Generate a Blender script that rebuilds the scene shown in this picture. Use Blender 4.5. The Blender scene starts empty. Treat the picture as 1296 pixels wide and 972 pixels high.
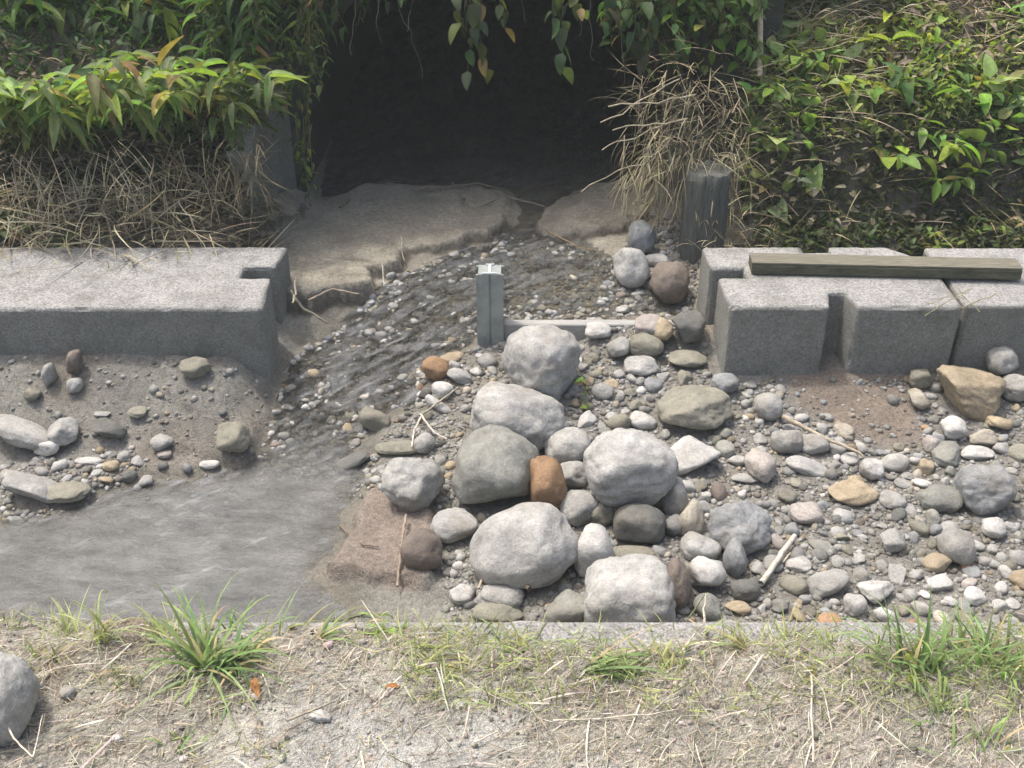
import bpy, bmesh, math, random
import numpy as np
from mathutils import Vector, Matrix, noise as mnoise

random.seed(7)
rng = np.random.default_rng(7)
S = bpy.context.scene
COL = S.collection

# ------------------------------------------------------------------ camera
CAMZ, PITCH, F = 2.2, math.radians(32), 1400.0
cam_d = bpy.data.cameras.new('camera')
cam_d.sensor_width = 36.0
cam_d.lens = 36.0 * F / 1296.0
cam_d.clip_start = 0.05
cam_d.clip_end = 500
cam = bpy.data.objects.new('camera', cam_d)
COL.objects.link(cam)
cam.location = (0, 0, CAMZ)
cam.rotation_euler = (math.radians(90) - PITCH, 0, 0)
S.camera = cam

# ------------------------------------------------------------------ light
SUN_EL, SUN_AZ = math.radians(67), math.radians(-52)   # azimuth from +Y towards +X
sunv = Vector((math.sin(SUN_AZ) * math.cos(SUN_EL), math.cos(SUN_AZ) * math.cos(SUN_EL), math.sin(SUN_EL)))
w = bpy.data.worlds.new('World'); S.world = w; w.use_nodes = True
nt = w.node_tree
sky = nt.nodes.new('ShaderNodeTexSky'); sky.sky_type = 'NISHITA'; sky.sun_disc = False
sky.sun_elevation = SUN_EL; sky.sun_rotation = SUN_AZ
sky.air_density = 1.0; sky.dust_density = 7.0; sky.ozone_density = .4
bg = nt.nodes['Background']; bg.inputs[1].default_value = 0.15
nt.links.new(sky.outputs[0], bg.inputs[0])
sd = bpy.data.lights.new('sun', 'SUN'); sd.energy = 1.6; sd.angle = math.radians(3.0); sd.color = (1.0, 0.975, 0.93)
so = bpy.data.objects.new('sun', sd); COL.objects.link(so)
so.rotation_euler = (-sunv).to_track_quat('-Z', 'Y').to_euler(); so.location = (-3, 3, 8)
S.view_settings.view_transform = 'Standard'; S.view_settings.look = 'None'
S.view_settings.exposure = 0.78; S.view_settings.gamma = 1.0

LIFT_DENSITY = .005  # density of the added volume that lifts the blacks
# ------------------------------------------------------------------ noise
_T = np.random.default_rng(3).random((8, 256, 256))
def vn(x, y, seed=0):
    x = np.asarray(x, float) + seed * 17.37; y = np.asarray(y, float) + seed * 9.11
    T = _T[seed % 8]
    xi = np.floor(x).astype(int); yi = np.floor(y).astype(int)
    fx = x - xi; fy = y - yi
    fx = fx * fx * (3 - 2 * fx); fy = fy * fy * (3 - 2 * fy)
    a = T[xi & 255, yi & 255]; b = T[(xi + 1) & 255, yi & 255]
    c = T[xi & 255, (yi + 1) & 255]; d = T[(xi + 1) & 255, (yi + 1) & 255]
    return (a + (b - a) * fx) * (1 - fy) + (c + (d - c) * fx) * fy
def fbm(x, y, f, o=4, seed=0):      # -1..1
    s = 0; a = 1; t = 0
    for k in range(o):
        s = s + a * (vn(x * f, y * f, seed + k) * 2 - 1); t += a; a *= .5; f *= 2.03
    return s / t
def sm(x, a, b):
    t = np.clip((np.asarray(x, float) - a) / (b - a), 0, 1)
    return t * t * (3 - 2 * t)

# ------------------------------------------------------------------ layout helpers
cP, sP = math.cos(PITCH), math.sin(PITCH)
def ray(px, py):
    u = (px - 648) / F; v = -(py - 486) / F
    return np.array([u, cP + v * sP, -sP + v * cP])
def on_z(px, py, z):
    d = ray(px, py); t = (z - CAMZ) / d[2]
    return np.array([0, 0, CAMZ]) + d * t
def at_y(px, py, Y):
    d = ray(px, py); return np.array([0, 0, CAMZ]) + d * (Y / d[1])
def depth(p):
    return p[1] * cP + (CAMZ - p[2]) * sP
def W(y):
    return .10 * sm(y, 2.95, 3.7) + .07 * sm(y, 3.70, 4.05) - .02
def wpt(px, py, dz=0.02):
    z = .05
    for _ in range(8):
        p = on_z(px, py, z); z = float(W(p[1])) + dz
    return p[:2]
def poly(pts, dz=.02):
    return np.array([wpt(a, b, dz) for a, b in pts])
def sdist(x, y, P):                 # > 0 inside
    x = np.asarray(x, float); y = np.asarray(y, float)
    d = np.full(x.shape, 1e9); ins = np.zeros(x.shape, bool)
    n = len(P)
    for i in range(n):
        ax, ay = P[i]; bx, by = P[(i + 1) % n]
        ex, ey = bx - ax, by - ay
        t = np.clip(((x - ax) * ex + (y - ay) * ey) / (ex * ex + ey * ey + 1e-12), 0, 1)
        d = np.minimum(d, np.hypot(x - ax - t * ex, y - ay - t * ey))
        if abs(by - ay) > 1e-9:
            c = ((ay > y) != (by > y)) & (x < (bx - ax) * (y - ay) / (by - ay) + ax)
            ins ^= c
    return np.where(ins, d, -d)

STREAM = poly([(-3000, 1100), (-3000, 650), (0, 645), (60, 640), (110, 622), (150, 606), (235, 597), (300, 584), (325, 562),
               (345, 500), (352, 462), (385, 430), (440, 392), (480, 345), (560, 318), (615, 300), (640, 285), (652, 262),
               (640, 235), (600, 232), (400, 246), (480, -100), (800, -100), (860, 232), (745, 235), (725, 262), (700, 288), (745, 303), (790, 322), (800, 352),
               (880, 350), (880, 392), (800, 398), (735, 402), (640, 402), (600, 425), (580, 450), (545, 470), (540, 500),
               (490, 520), (455, 560), (470, 590), (445, 640), (425, 690), (405, 722), (455, 760), (430, 785), (380, 800), (380, 1100)])
SLAB_A = poly([(300, 335), (330, 300), (375, 285), (400, 250), (470, 225), (600, 215), (640, 238), (640, 262), (615, 280), (560, 292), (512, 303),
               (500, 318), (470, 330), (468, 345), (440, 362), (395, 375), (350, 380)], .09)
SLAB_B = poly([(672, 280), (690, 258), (730, 230), (800, 225), (830, 262), (810, 285), (760, 293), (700, 291)], .04)
SLAB_C = poly([(408, 716), (440, 680), (458, 640), (472, 600), (520, 600), (560, 680), (530, 742), (500, 740), (460, 728)], .04)
SLAB_D = poly([(212, 480), (345, 462), (338, 520), (322, 545), (316, 578), (270, 575), (215, 560), (240, 530), (208, 505)], .06)
BANK_L, BANK_R = -1.02, .93
def ground(x, y, parts=False):
    x = np.asarray(x, float); y = np.asarray(y, float)
    jx = x + .03 * fbm(x, y, 7, 3, 1); jy = y + .03 * fbm(x, y, 7, 3, 2)
    s = -sdist(jx, jy, STREAM)                     # >0 on land
    Wy = W(y)
    land = np.where(s > 0, .022 * sm(s, 0, .05) + .035 * sm(s, .05, .6), 0)
    riff = sm(y, 3.0, 3.25)
    bed = np.where(s < 0, -.015 * sm(-s, 0, .05) - (.05 * (1 - riff) + .012 * riff) * sm(-s, .03, .3), 0)
    z = Wy + land + bed
    z = z + .012 * fbm(x, y, 3, 3, 3) * sm(s, -.2, .1) + .006 * fbm(x, y, 14, 3, 4)
    lm = sm(-x, .75, 1.05) * sm(y, 3.02, 3.4) * sm(s, .0, .15)
    z = z + .095 * lm
    # raised silt slabs with broken edges
    ex = x + .05 * fbm(x, y, 13, 4, 5); ey = y + .05 * fbm(x, y, 13, 4, 6)
    a = sdist(ex, ey, SLAB_A); b = sdist(ex + .03 * fbm(x, y, 8, 2, 3), ey, SLAB_B); c = sdist(ex, ey, SLAB_C); d = sdist(ex, ey, SLAB_D)
    top = .262 + .012 * fbm(x, y, 4, 3, 2) - .03 * sm(y, 4.2, 3.75) + 0 * x
    top = .194 + .014 * fbm(x, y, 4, 3, 2) + .03 * sm(x, -.4, -.8)
    z = z * (1 - sm(a, -.004, .012)) + top * sm(a, -.004, .012)
    z = z + .042 * sm(b, -.003, .015) + .035 * sm(c, -.003, .012) + .022 * sm(d, -.003, .012)
    slab = np.maximum(np.maximum(sm(a, 0, .02), sm(b, 0, .02)), np.maximum(sm(c, 0, .02), sm(d, 0, .02)))
    # hollow scoured under the notched blocks, right side stays low
    z = z + .055 * sm(x, .24, .36) * sm(x, .95, .8) * np.exp(-((y - 3.66) / .10) ** 2)
    # banks behind the blocks
    yf = y - .10 * fbm(x, y * 0, 1.6, 3, 5) - .05 * sm(x, 0, 3)
    hb = .10 * sm(yf, 3.9, 4.1) + .36 * sm(yf, 4.16, 4.44) + .60 * np.maximum(yf - 4.40, 0)
    hb = np.minimum(hb, 1.25 + .25 * fbm(x, y, .25, 2, 1))
    hb = hb + .05 * fbm(x, y, 5, 4, 6) * sm(yf, 4.1, 4.4)
    wl = sm(-x, -BANK_L, -BANK_L + .28); wr = sm(x, BANK_R, BANK_R + .16)
    cor = np.maximum(wl, wr); cor = np.maximum(cor, sm(y, 17.4, 18.4))
    z = z + hb * cor
    bank = sm(yf, 4.1, 4.3) * cor
    # camera side: earth behind the retaining wall
    edge = sm(x, -.08, .05) * sm(x, .95, .8) + sm(x, -.5, -.55) * sm(x, -.75, -.7)
    fz = .500 + .022 * sm(y, 1.715, 1.66) - .012 * edge * sm(y, 1.64, 1.69) + .014 * fbm(x, y, 3, 3, 7) + .012 * fbm(x, y, 11, 3, 1) + .025 * sm(x, -.2, -1.2)
    fz = fz + .30 * sm(np.hypot(x, y) , 8, 60)
    lip = 1.732 + .035 * np.maximum(fbm(x, y * 0, 6, 3, 4) + .1, 0) * (1 - edge)
    fm = sm(y, lip + .012, lip)
    z = z * (1 - fm) + fz * fm
    far = sm(np.hypot(x, y), 20, 60) * (y > 6)
    if parts: return z, s, slab, bank, fm, Wy
    return z
def H(x, y): return float(ground(np.array([x]), np.array([y]))[0])
def on_ground(px, py, tmin=1.5, tmax=9):
    d = ray(px, py); t = np.linspace(tmin, tmax, 1500)
    X = d[0] * t; Y = d[1] * t; Z = CAMZ + d[2] * t
    g = ground(X, Y); k = np.argmax(Z < g)
    return np.array([X[k], Y[k], g[k]])

# ------------------------------------------------------------------ object helpers
def tag(o, label=None, cat=None, group=None, kind=None):
    if label: o['label'] = label
    if cat: o['category'] = cat
    if group: o['group'] = group
    if kind: o['kind'] = kind
    return o
def link(name, me, mat=None, parent=None, loc=None):
    o = bpy.data.objects.new(name, me); COL.objects.link(o)
    if mat is not None and me is not None and len(me.materials) == 0: me.materials.append(mat)
    if parent is not None: o.parent = parent
    if loc is not None: o.location = loc
    return o
def empty(name, loc):
    o = bpy.data.objects.new(name, None); COL.objects.link(o); o.location = loc
    o.empty_display_size = .1
    return o
def mesh_np(name, V, faces_flat, counts, col=None, smooth=True, attrs=None):
    me = bpy.data.meshes.new(name)
    me.vertices.add(len(V)); me.vertices.foreach_set('co', np.ascontiguousarray(V, np.float32).ravel())
    me.loops.add(len(faces_flat)); me.loops.foreach_set('vertex_index', np.ascontiguousarray(faces_flat, np.int32))
    st = np.concatenate([[0], np.cumsum(counts)[:-1]]).astype(np.int32)
    me.polygons.add(len(counts)); me.polygons.foreach_set('loop_start', st)
    me.polygons.foreach_set('use_smooth', np.full(len(counts), smooth))
    if col is not None:
        c = np.ones((len(V), 4), np.float32); c[:, :3] = col
        at = me.color_attributes.new('Col', 'FLOAT_COLOR', 'POINT'); at.data.foreach_set('color', c.ravel())
    for k, v in (attrs or {}).items():
        at = me.attributes.new(k, 'FLOAT', 'POINT'); at.data.foreach_set('value', np.ascontiguousarray(v, np.float32))
    me.update(calc_edges=True); me.validate()
    return me
def grid_mesh(name, xs, ys, Z, col=None, attrs=None, keep=None):
    nx, ny = len(xs), len(ys)
    X, Y = np.meshgrid(xs, ys)
    V = np.stack([X.ravel(), Y.ravel(), Z.ravel()], 1)
    i = np.arange(nx * ny).reshape(ny, nx)
    q = np.stack([i[:-1, :-1], i[:-1, 1:], i[1:, 1:], i[1:, :-1]], -1).reshape(-1, 4)
    if keep is not None:
        q = q[keep.ravel()[q].any(1)]
        used = np.unique(q); rm = np.full(nx * ny, -1); rm[used] = np.arange(len(used)); q = rm[q]
        V = V[used]; col = None if col is None else col[used]
        attrs = {k: v[used] for k, v in (attrs or {}).items()}
    return mesh_np(name, V, q.ravel(), np.full(len(q), 4), col, True, attrs)
class Bag:                          # many small instances of template meshes, written into one mesh
    def __init__(s): s.V = []; s.F = []; s.N = []; s.C = []; s.n = 0
    def add(s, tmpl, R, T, C):      # R (n,3,3) columns are axes incl. scale, T (n,3), C (n,3)
        TV, TF = tmpl; n = len(T)
        if n == 0: return
        v = np.einsum('nij,vj->nvi', R, TV) + T[:, None, :]
        s.V.append(v.reshape(-1, 3)); s.C.append(np.repeat(C, len(TV), 0))
        off = s.n + np.arange(n) * len(TV)
        for f in TF:
            pass
        k = len(TF[0])
        ff = (np.array(TF)[None] + off[:, None, None]).reshape(-1, k)
        s.F.append(ff.ravel()); s.N.append(np.full(len(ff), k)); s.n += n * len(TV)
    def raw(s, V, F, C):
        s.V.append(V); s.C.append(np.tile(np.asarray(C, float), (len(V), 1)))
        F = np.array(F); s.F.append((F + s.n).ravel()); s.N.append(np.full(len(F), F.shape[1])); s.n += len(V)
    def mesh(s, name, origin=(0, 0, 0)):
        return mesh_np(name, np.concatenate(s.V) - np.array(origin), np.concatenate(s.F), np.concatenate(s.N), np.concatenate(s.C))
def frames(phi, th, sx, sy, sz, roll=None):
    phi = np.asarray(phi, float); th = np.asarray(th, float)
    y = np.stack([np.cos(phi) * np.cos(th), np.sin(phi) * np.cos(th), -np.sin(th)], -1)
    z = np.stack([np.cos(phi) * np.sin(th), np.sin(phi) * np.sin(th), np.cos(th)], -1)
    x = np.cross(y, z)
    if roll is not None:
        c = np.cos(roll)[:, None]; s_ = np.sin(roll)[:, None]
        x, y = x * c + y * s_, y * c - x * s_
    o = np.ones(len(phi))
    return np.stack([x * (sx * o)[:, None], y * (sy * o)[:, None], z * (sz * o)[:, None]], -1)
def blade_t(curv, seg=6, taper=1.0):
    V = []; F = []; y = z = 0; 
    for i in range(seg + 1):
        t = i / seg; a = curv * t * t
        if i: y += math.sin(a) / seg; z += math.cos(a) / seg
        wd = .5 * (1 - t ** 2.2 * taper) * min(1, .6 + t * 2)
        V += [(-wd, y, z), (wd, y, z)]
    for i in range(seg): F.append((2 * i, 2 * i + 1, 2 * i + 3, 2 * i + 2))
    return np.array(V, float), F
def leaf_t(curv, kind='lance', seg=6, fold=.25):
    V = []; F = []; y = z = 0
    for i in range(seg + 1):
        t = i / seg; a = curv * t
        if i: y += math.sin(a) / seg; z += math.cos(a) / seg
        if kind == 'lance': wd = .5 * math.sin(math.pi * min(1, t ** .75)) ** .9
        elif kind == 'ovate': wd = .5 * math.sin(math.pi * min(1, t ** .6)) ** .7
        else: wd = .5 * math.sqrt(max(0, 1 - (2 * t - 1) ** 2))
        wd = max(wd, .02)
        f = fold * wd
        V += [(-wd, y - f, z), (0, y, z), (wd, y - f, z)]
    for i in range(seg):
        b = 3 * i; F += [(b, b + 1, b + 4, b + 3), (b + 1, b + 2, b + 5, b + 4)]
    return np.array(V, float), F
BL = [blade_t(c) for c in (-.3, .3, .7, 1.1, 1.6, 2.1)]
LL = [leaf_t(c) for c in (.3, .8, 1.3)]
LO = [leaf_t(c, 'ovate', 5, .2) for c in (.2, .7, 1.1)]
LR = [leaf_t(.3, 'round', 4, .15), leaf_t(.7, 'round', 4, .25)]
def tube(bag, pts, radii, col, sides=5):
    P = [np.array(p, float) for p in pts]; V = []; F = []
    for i, p in enumerate(P):
        d = P[min(i + 1, len(P) - 1)] - P[max(i - 1, 0)]; d /= (np.linalg.norm(d) + 1e-9)
        a = np.cross(d, [0, 0, 1.0]) if abs(d[2]) < .9 else np.cross(d, [1.0, 0, 0]); a /= np.linalg.norm(a)
        b = np.cross(d, a); r = radii[i] if hasattr(radii, '__len__') else radii
        for k in range(sides):
            t = 2 * math.pi * k / sides; V.append(p + r * (a * math.cos(t) + b * math.sin(t)))
    for i in range(len(P) - 1):
        for k in range(sides):
            F.append((i * sides + k, i * sides + (k + 1) % sides, (i + 1) * sides + (k + 1) % sides, (i + 1) * sides + k))
    bag.raw(np.array(V), F, col)
def wander(a, b, n, amp, sd_=None):
    a = np.array(a, float); b = np.array(b, float); L = np.linalg.norm(b - a)
    out = []; o = np.zeros(3)
    for i in range(n + 1):
        t = i / n
        if 0 < i < n: o = o * .6 + rng.normal(0, amp * L, 3)
        else: o = o * 0
        out.append(a + (b - a) * t + o)
    return out
def jit(base, n, v=.15, hue=.06):
    c = np.tile(np.array(base, float), (n, 1)); c *= (1 + rng.normal(0, v, (n, 1))).clip(.4, 1.8)
    c *= (1 + rng.normal(0, hue, (n, 3))).clip(.5, 1.5)
    return c.clip(0.004, .9)

# ------------------------------------------------------------------ materials
def newmat(name):
    m = bpy.data.materials.new(name); m.use_nodes = True; n = m.node_tree
    return m, n, n.nodes['Principled BSDF'], n.nodes.new, n.links.new
def mathn(n, op, a, b):
    k = n.nodes.new('ShaderNodeMath'); k.operation = op
    for i, v in enumerate((a, b)):
        if isinstance(v, (int, float)): k.inputs[i].default_value = v
        else: n.links.new(v, k.inputs[i])
    return k.outputs[0]
def noise_n(n, vec, scale, detail=4, rough=.55):
    k = n.nodes.new('ShaderNodeTexNoise'); k.inputs['Scale'].default_value = scale
    k.inputs['Detail'].default_value = detail; k.inputs['Roughness'].default_value = rough
    n.links.new(vec, k.inputs['Vector']); return k.outputs['Fac']
def ramp(n, fac, stops):
    r = n.nodes.new('ShaderNodeValToRGB'); e = r.color_ramp.elements
    while len(e) < len(stops): e.new(.5)
    for i, (p, c) in enumerate(stops):
        e[i].position = p; e[i].color = (c, c, c, 1) if isinstance(c, (int, float)) else (*c, 1)
    n.links.new(fac, r.inputs[0]); return r.outputs[0]
def mix(n, mode, fac, a, b):
    k = n.nodes.new('ShaderNodeMix'); k.data_type = 'RGBA'; k.blend_type = mode
    for inp, v in ((k.inputs[0], fac), (k.inputs[6], a), (k.inputs[7], b)):
        if isinstance(v, (int, float)): inp.default_value = v
        elif isinstance(v, tuple): inp.default_value = (*v, 1)
        else: n.links.new(v, inp)
    return k.outputs[2]
def bump(n, h, strength, dist, normal=None):
    b = n.nodes.new('ShaderNodeBump'); b.inputs['Strength'].default_value = strength; b.inputs['Distance'].default_value = dist
    n.links.new(h, b.inputs['Height'])
    if normal is not None: n.links.new(normal, b.inputs['Normal'])
    return b.outputs[0]

def stone_mat(name, src):
    m, n, P, new, ln = newmat(name)
    pos = new('ShaderNodeNewGeometry').outputs['Position']
    if src == 'object':
        oi = new('ShaderNodeObjectInfo'); base = oi.outputs['Color']
        add = new('ShaderNodeVectorMath'); add.operation = 'ADD'
        sc = new('ShaderNodeVectorMath'); sc.operation = 'SCALE'; cb = new('ShaderNodeCombineXYZ')
        for i in range(3): ln(oi.outputs['Random'], cb.inputs[i])
        sc.inputs[3].default_value = 37.0; ln(cb.outputs[0], sc.inputs[0]); ln(pos, add.inputs[0]); ln(sc.outputs[0], add.inputs[1]); vec = add.outputs[0]
    else:
        a = new('ShaderNodeVertexColor'); a.layer_name = 'Col'; base = a.outputs[0]; vec = pos
    n1 = noise_n(n, vec, 9, 5, .6); n2 = noise_n(n, vec, 140, 3, .7); n3 = noise_n(n, vec, 32, 6, .65)
    c = mix(n, 'MULTIPLY', 1.0, base, ramp(n, n1, [(.3, .72), (.7, 1.18)]))
    c = mix(n, 'MULTIPLY', 1.0, c, ramp(n, n2, [(.28, .75), (.5, 1.0), (.72, 1.15)]))
    c = mix(n, 'MULTIPLY', .8, c, ramp(n, n3, [(.30, .74), (.55, 1.06)]))
    n4 = noise_n(n, vec, 6.5, 6, .7)
    c = mix(n, 'MIX', mathn(n, 'MULTIPLY', ramp(n, n4, [(.52, 0.0), (.66, 1.0)]), .5), c, (.21, .185, .145))
    n5 = noise_n(n, vec, 13, 3, .5)
    crack = ramp(n, n5, [(.478, 0.0), (.492, 1.0), (.506, 0.0)])
    c = mix(n, 'MIX', mathn(n, 'MULTIPLY', mathn(n, 'MULTIPLY', crack, ramp(n, n1, [(.5, 0.0), (.6, 1.0)])), .35), c, (.12, .115, .10))
    vo = new('ShaderNodeTexVoronoi'); vo.inputs['Scale'].default_value = 210; ln(vec, vo.inputs['Vector'])
    spk = ramp(n, vo.outputs['Distance'], [(.12, 1.0), (.22, 0.0)])
    c = mix(n, 'MIX', mathn(n, 'MULTIPLY', spk, .22), c, (.07, .075, .07))
    ln(c, P.inputs['Base Color']); P.inputs['Roughness'].default_value = .85; P.inputs['Specular IOR Level'].default_value = .3
    h = mathn(n, 'ADD', n3, mathn(n, 'MULTIPLY', n2, .35))
    ln(bump(n, h, .9, .006), P.inputs['Normal'])
    return m
M_STONE = stone_mat('river_stone', 'object')
M_GRAVEL = stone_mat('gravel', 'vertex')

def ground_mat():
    m, n, P, new, ln = newmat('ground')
    a = new('ShaderNodeVertexColor'); a.layer_name = 'Col'; pos = new('ShaderNodeNewGeometry').outputs['Position']
    wt = new('ShaderNodeAttribute'); wt.attribute_name = 'wet'
    n1 = noise_n(n, pos, 6, 6, .65); n2 = noise_n(n, pos, 60, 5, .7); n3 = noise_n(n, pos, 240, 2, .6)
    c = mix(n, 'MULTIPLY', 1, a.outputs[0], ramp(n, n1, [(.3, .75), (.7, 1.2)]))
    c = mix(n, 'MULTIPLY', 1, c, ramp(n, n2, [(.3, .62), (.5, 1.0), (.7, 1.3)]))
    c = mix(n, 'MULTIPLY', .7, c, ramp(n, n3, [(.3, .6), (.7, 1.3)]))
    ln(c, P.inputs['Base Color'])
    ln(ramp(n, wt.outputs['Fac'], [(0, .95), (1, .38)]), P.inputs['Roughness'])
    P.inputs['Specular IOR Level'].default_value = .35
    h = mathn(n, 'ADD', n2, mathn(n, 'MULTIPLY', n3, .4))
    ln(bump(n, h, .9, .012), P.inputs['Normal'])
    return m
M_GROUND = ground_mat()

def concrete_mat(name, tint=(1, 1, 1), dark=1.0):
    m, n, P, new, ln = newmat(name)
    pos = new('ShaderNodeNewGeometry').outputs['Position']
    n1 = noise_n(n, pos, 4, 5, .6); n2 = noise_n(n, pos, 130, 4, .8); n3 = noise_n(n, pos, 20, 6, .7)
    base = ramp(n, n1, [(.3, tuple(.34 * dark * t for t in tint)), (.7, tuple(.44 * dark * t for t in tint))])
    c = mix(n, 'MULTIPLY', 1, base, ramp(n, n2, [(.34, .35), (.45, .85), (.56, 1.1), (.65, 1.5)]))
    c = mix(n, 'MULTIPLY', .5, c, ramp(n, n3, [(.35, .6), (.55, 1.05)]))
    c = mix(n, 'MIX', mathn(n, 'MULTIPLY', ramp(n, noise_n(n, pos, 7, 6, .7), [(.5, 0.0), (.68, 1.0)]), .35), c, (.13 * dark, .135 * dark, .09 * dark))
    # upright faces tinted darker and greenish: their shade put into the colour
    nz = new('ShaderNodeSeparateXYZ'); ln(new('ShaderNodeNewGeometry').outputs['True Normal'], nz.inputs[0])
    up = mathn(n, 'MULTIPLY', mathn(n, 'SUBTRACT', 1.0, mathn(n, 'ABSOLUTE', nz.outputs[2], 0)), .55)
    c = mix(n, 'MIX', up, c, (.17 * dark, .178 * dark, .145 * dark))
    ln(c, P.inputs['Base Color']); P.inputs['Roughness'].default_value = .92; P.inputs['Specular IOR Level'].default_value = .25
    h = mathn(n, 'ADD', n2, mathn(n, 'MULTIPLY', n3, .6))
    ln(bump(n, h, 1.0, .008), P.inputs['Normal'])
    return m
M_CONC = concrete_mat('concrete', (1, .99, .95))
M_CONC_D = concrete_mat('dark_concrete', (.95, 1, .9), .3)  # same concrete at a much darker, slightly greener tone

def leaf_mat(name, rough=.5, trans=.35):
    m, n, P, new, ln = newmat(name)
    a = new('ShaderNodeVertexColor'); a.layer_name = 'Col'; pos = new('ShaderNodeNewGeometry').outputs['Position']
    n1 = noise_n(n, pos, 30, 3, .6)
    c = mix(n, 'MULTIPLY', 1, a.outputs[0], ramp(n, n1, [(.3, .75), (.7, 1.25)]))
    ln(c, P.inputs['Base Color']); P.inputs['Roughness'].default_value = rough; P.inputs['Specular IOR Level'].default_value = .22
    tr = new('ShaderNodeBsdfTranslucent'); ln(mix(n, 'MULTIPLY', 1, c, (1.3, 1.45, .5)), tr.inputs[0])
    ms = new('ShaderNodeMixShader'); ms.inputs[0].default_value = trans
    ln(P.outputs[0], ms.inputs[1]); ln(tr.outputs[0], ms.inputs[2]); ln(ms.outputs[0], n.nodes['Material Output'].inputs[0])
    return m
M_LEAF = leaf_mat('leaf', .58, .4)
M_GRASS = leaf_mat('grass_blade', .55, .3)
M_STRAW = leaf_mat('dry_grass', .85, .12)
def wood_mat():
    m, n, P, new, ln = newmat('weathered_wood')
    a = new('ShaderNodeVertexColor'); a.layer_name = 'Col'; pos = new('ShaderNodeNewGeometry').outputs['Position']
    n1 = noise_n(n, pos, 60, 5, .7)
    ln(mix(n, 'MULTIPLY', 1, a.outputs[0], ramp(n, n1, [(.3, .5), (.7, 1.3)])), P.inputs['Base Color'])
    P.inputs['Roughness'].default_value = .85
    ln(bump(n, n1, .8, .004), P.inputs['Normal']); return m
M_WOOD = wood_mat()
def flat_mat(name, base, rough=.6, metal=0.0, sc=40, lo=.7, hi=1.2, stretch=None):
    m, n, P, new, ln = newmat(name)
    pos = new('ShaderNodeNewGeometry').outputs['Position']
    if stretch:
        mp = new('ShaderNodeMapping'); mp.inputs['Scale'].default_value = stretch; ln(pos, mp.inputs[0]); pos = mp.outputs[0]
    n1 = noise_n(n, pos, sc, 5, .65)
    ln(mix(n, 'MULTIPLY', 1, base, ramp(n, n1, [(.3, lo), (.7, hi)])), P.inputs['Base Color'])
    P.inputs['Roughness'].default_value = rough; P.inputs['Metallic'].default_value = metal
    ln(bump(n, n1, .5, .003), P.inputs['Normal']); return m
M_STEEL = flat_mat('galvanised_steel', (.30, .33, .315), .55, .25, 18)
M_BRIGHT = flat_mat('bright_metal', (.62, .68, .68), .4, .3, 18, .85, 1.1)
M_BOARD = flat_mat('grey_board', (.36, .36, .34), .8, 0, 14, .7, 1.15, (1, 6, 6))
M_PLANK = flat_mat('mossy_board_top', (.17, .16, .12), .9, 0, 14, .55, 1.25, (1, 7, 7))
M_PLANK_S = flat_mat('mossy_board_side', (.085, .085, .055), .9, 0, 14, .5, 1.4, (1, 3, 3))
M_POST = flat_mat('dark_wood_post', (.095, .10, .088), .9, 0, 22, .5, 1.5, (6, 6, .6))

def water_mat():
    m, n, P, new, ln = newmat('water')
    n.nodes.remove(P)
    pos = new('ShaderNodeNewGeometry').outputs['Position']
    tb = new('ShaderNodeAttribute'); tb.attribute_name = 'turb_sheen'
    mp = new('ShaderNodeMapping'); mp.inputs['Rotation'].default_value = (0, 0, math.radians(38)); mp.inputs['Scale'].default_value = (1, 2.2, 1); ln(pos, mp.inputs[0])
    n1 = noise_n(n, mp.outputs[0], 16, 4, .6); n2 = noise_n(n, mp.outputs[0], 55, 3, .6)
    rf = new('ShaderNodeAttribute'); rf.attribute_name = 'riffle'
    h = mathn(n, 'ADD', mathn(n, 'MULTIPLY', n1, .5), mathn(n, 'MULTIPLY', n2, mathn(n, 'ADD', mathn(n, 'MULTIPLY', rf.outputs['Fac'], 1.1), .3)))
    nb = bump(n, h, 1.0, .028); nw = bump(n, h, .6, .014)
    fr = new('ShaderNodeFresnel'); fr.inputs[0].default_value = 1.33; ln(nb, fr.inputs['Normal'])
    gl = new('ShaderNodeBsdfGlossy'); gl.inputs['Roughness'].default_value = .24; ln(nb, gl.inputs['Normal'])
    tr = new('ShaderNodeBsdfTransparent'); tr.inputs[0].default_value = (.95, .95, .91, 1)
    df = new('ShaderNodeBsdfDiffuse'); ln(nw, df.inputs['Normal'])
    n3 = noise_n(n, mp.outputs[0], 7, 6, .7)
    ln(ramp(n, n3, [(.34, (.125, .133, .134)), (.64, (.285, .292, .288))]), df.inputs[0])  # streaks put ripple and sky reflections into the silty body colour
    body = new('ShaderNodeMixShader'); ln(tb.outputs['Fac'], body.inputs[0]); ln(tr.outputs[0], body.inputs[1]); ln(df.outputs[0], body.inputs[2])
    o = new('ShaderNodeMixShader'); ln(fr.outputs[0], o.inputs[0]); ln(body.outputs[0], o.inputs[1]); ln(gl.outputs[0], o.inputs[2])
    ln(o.outputs[0], n.nodes['Material Output'].inputs[0])
    return m
M_WATER = water_mat()

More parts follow.
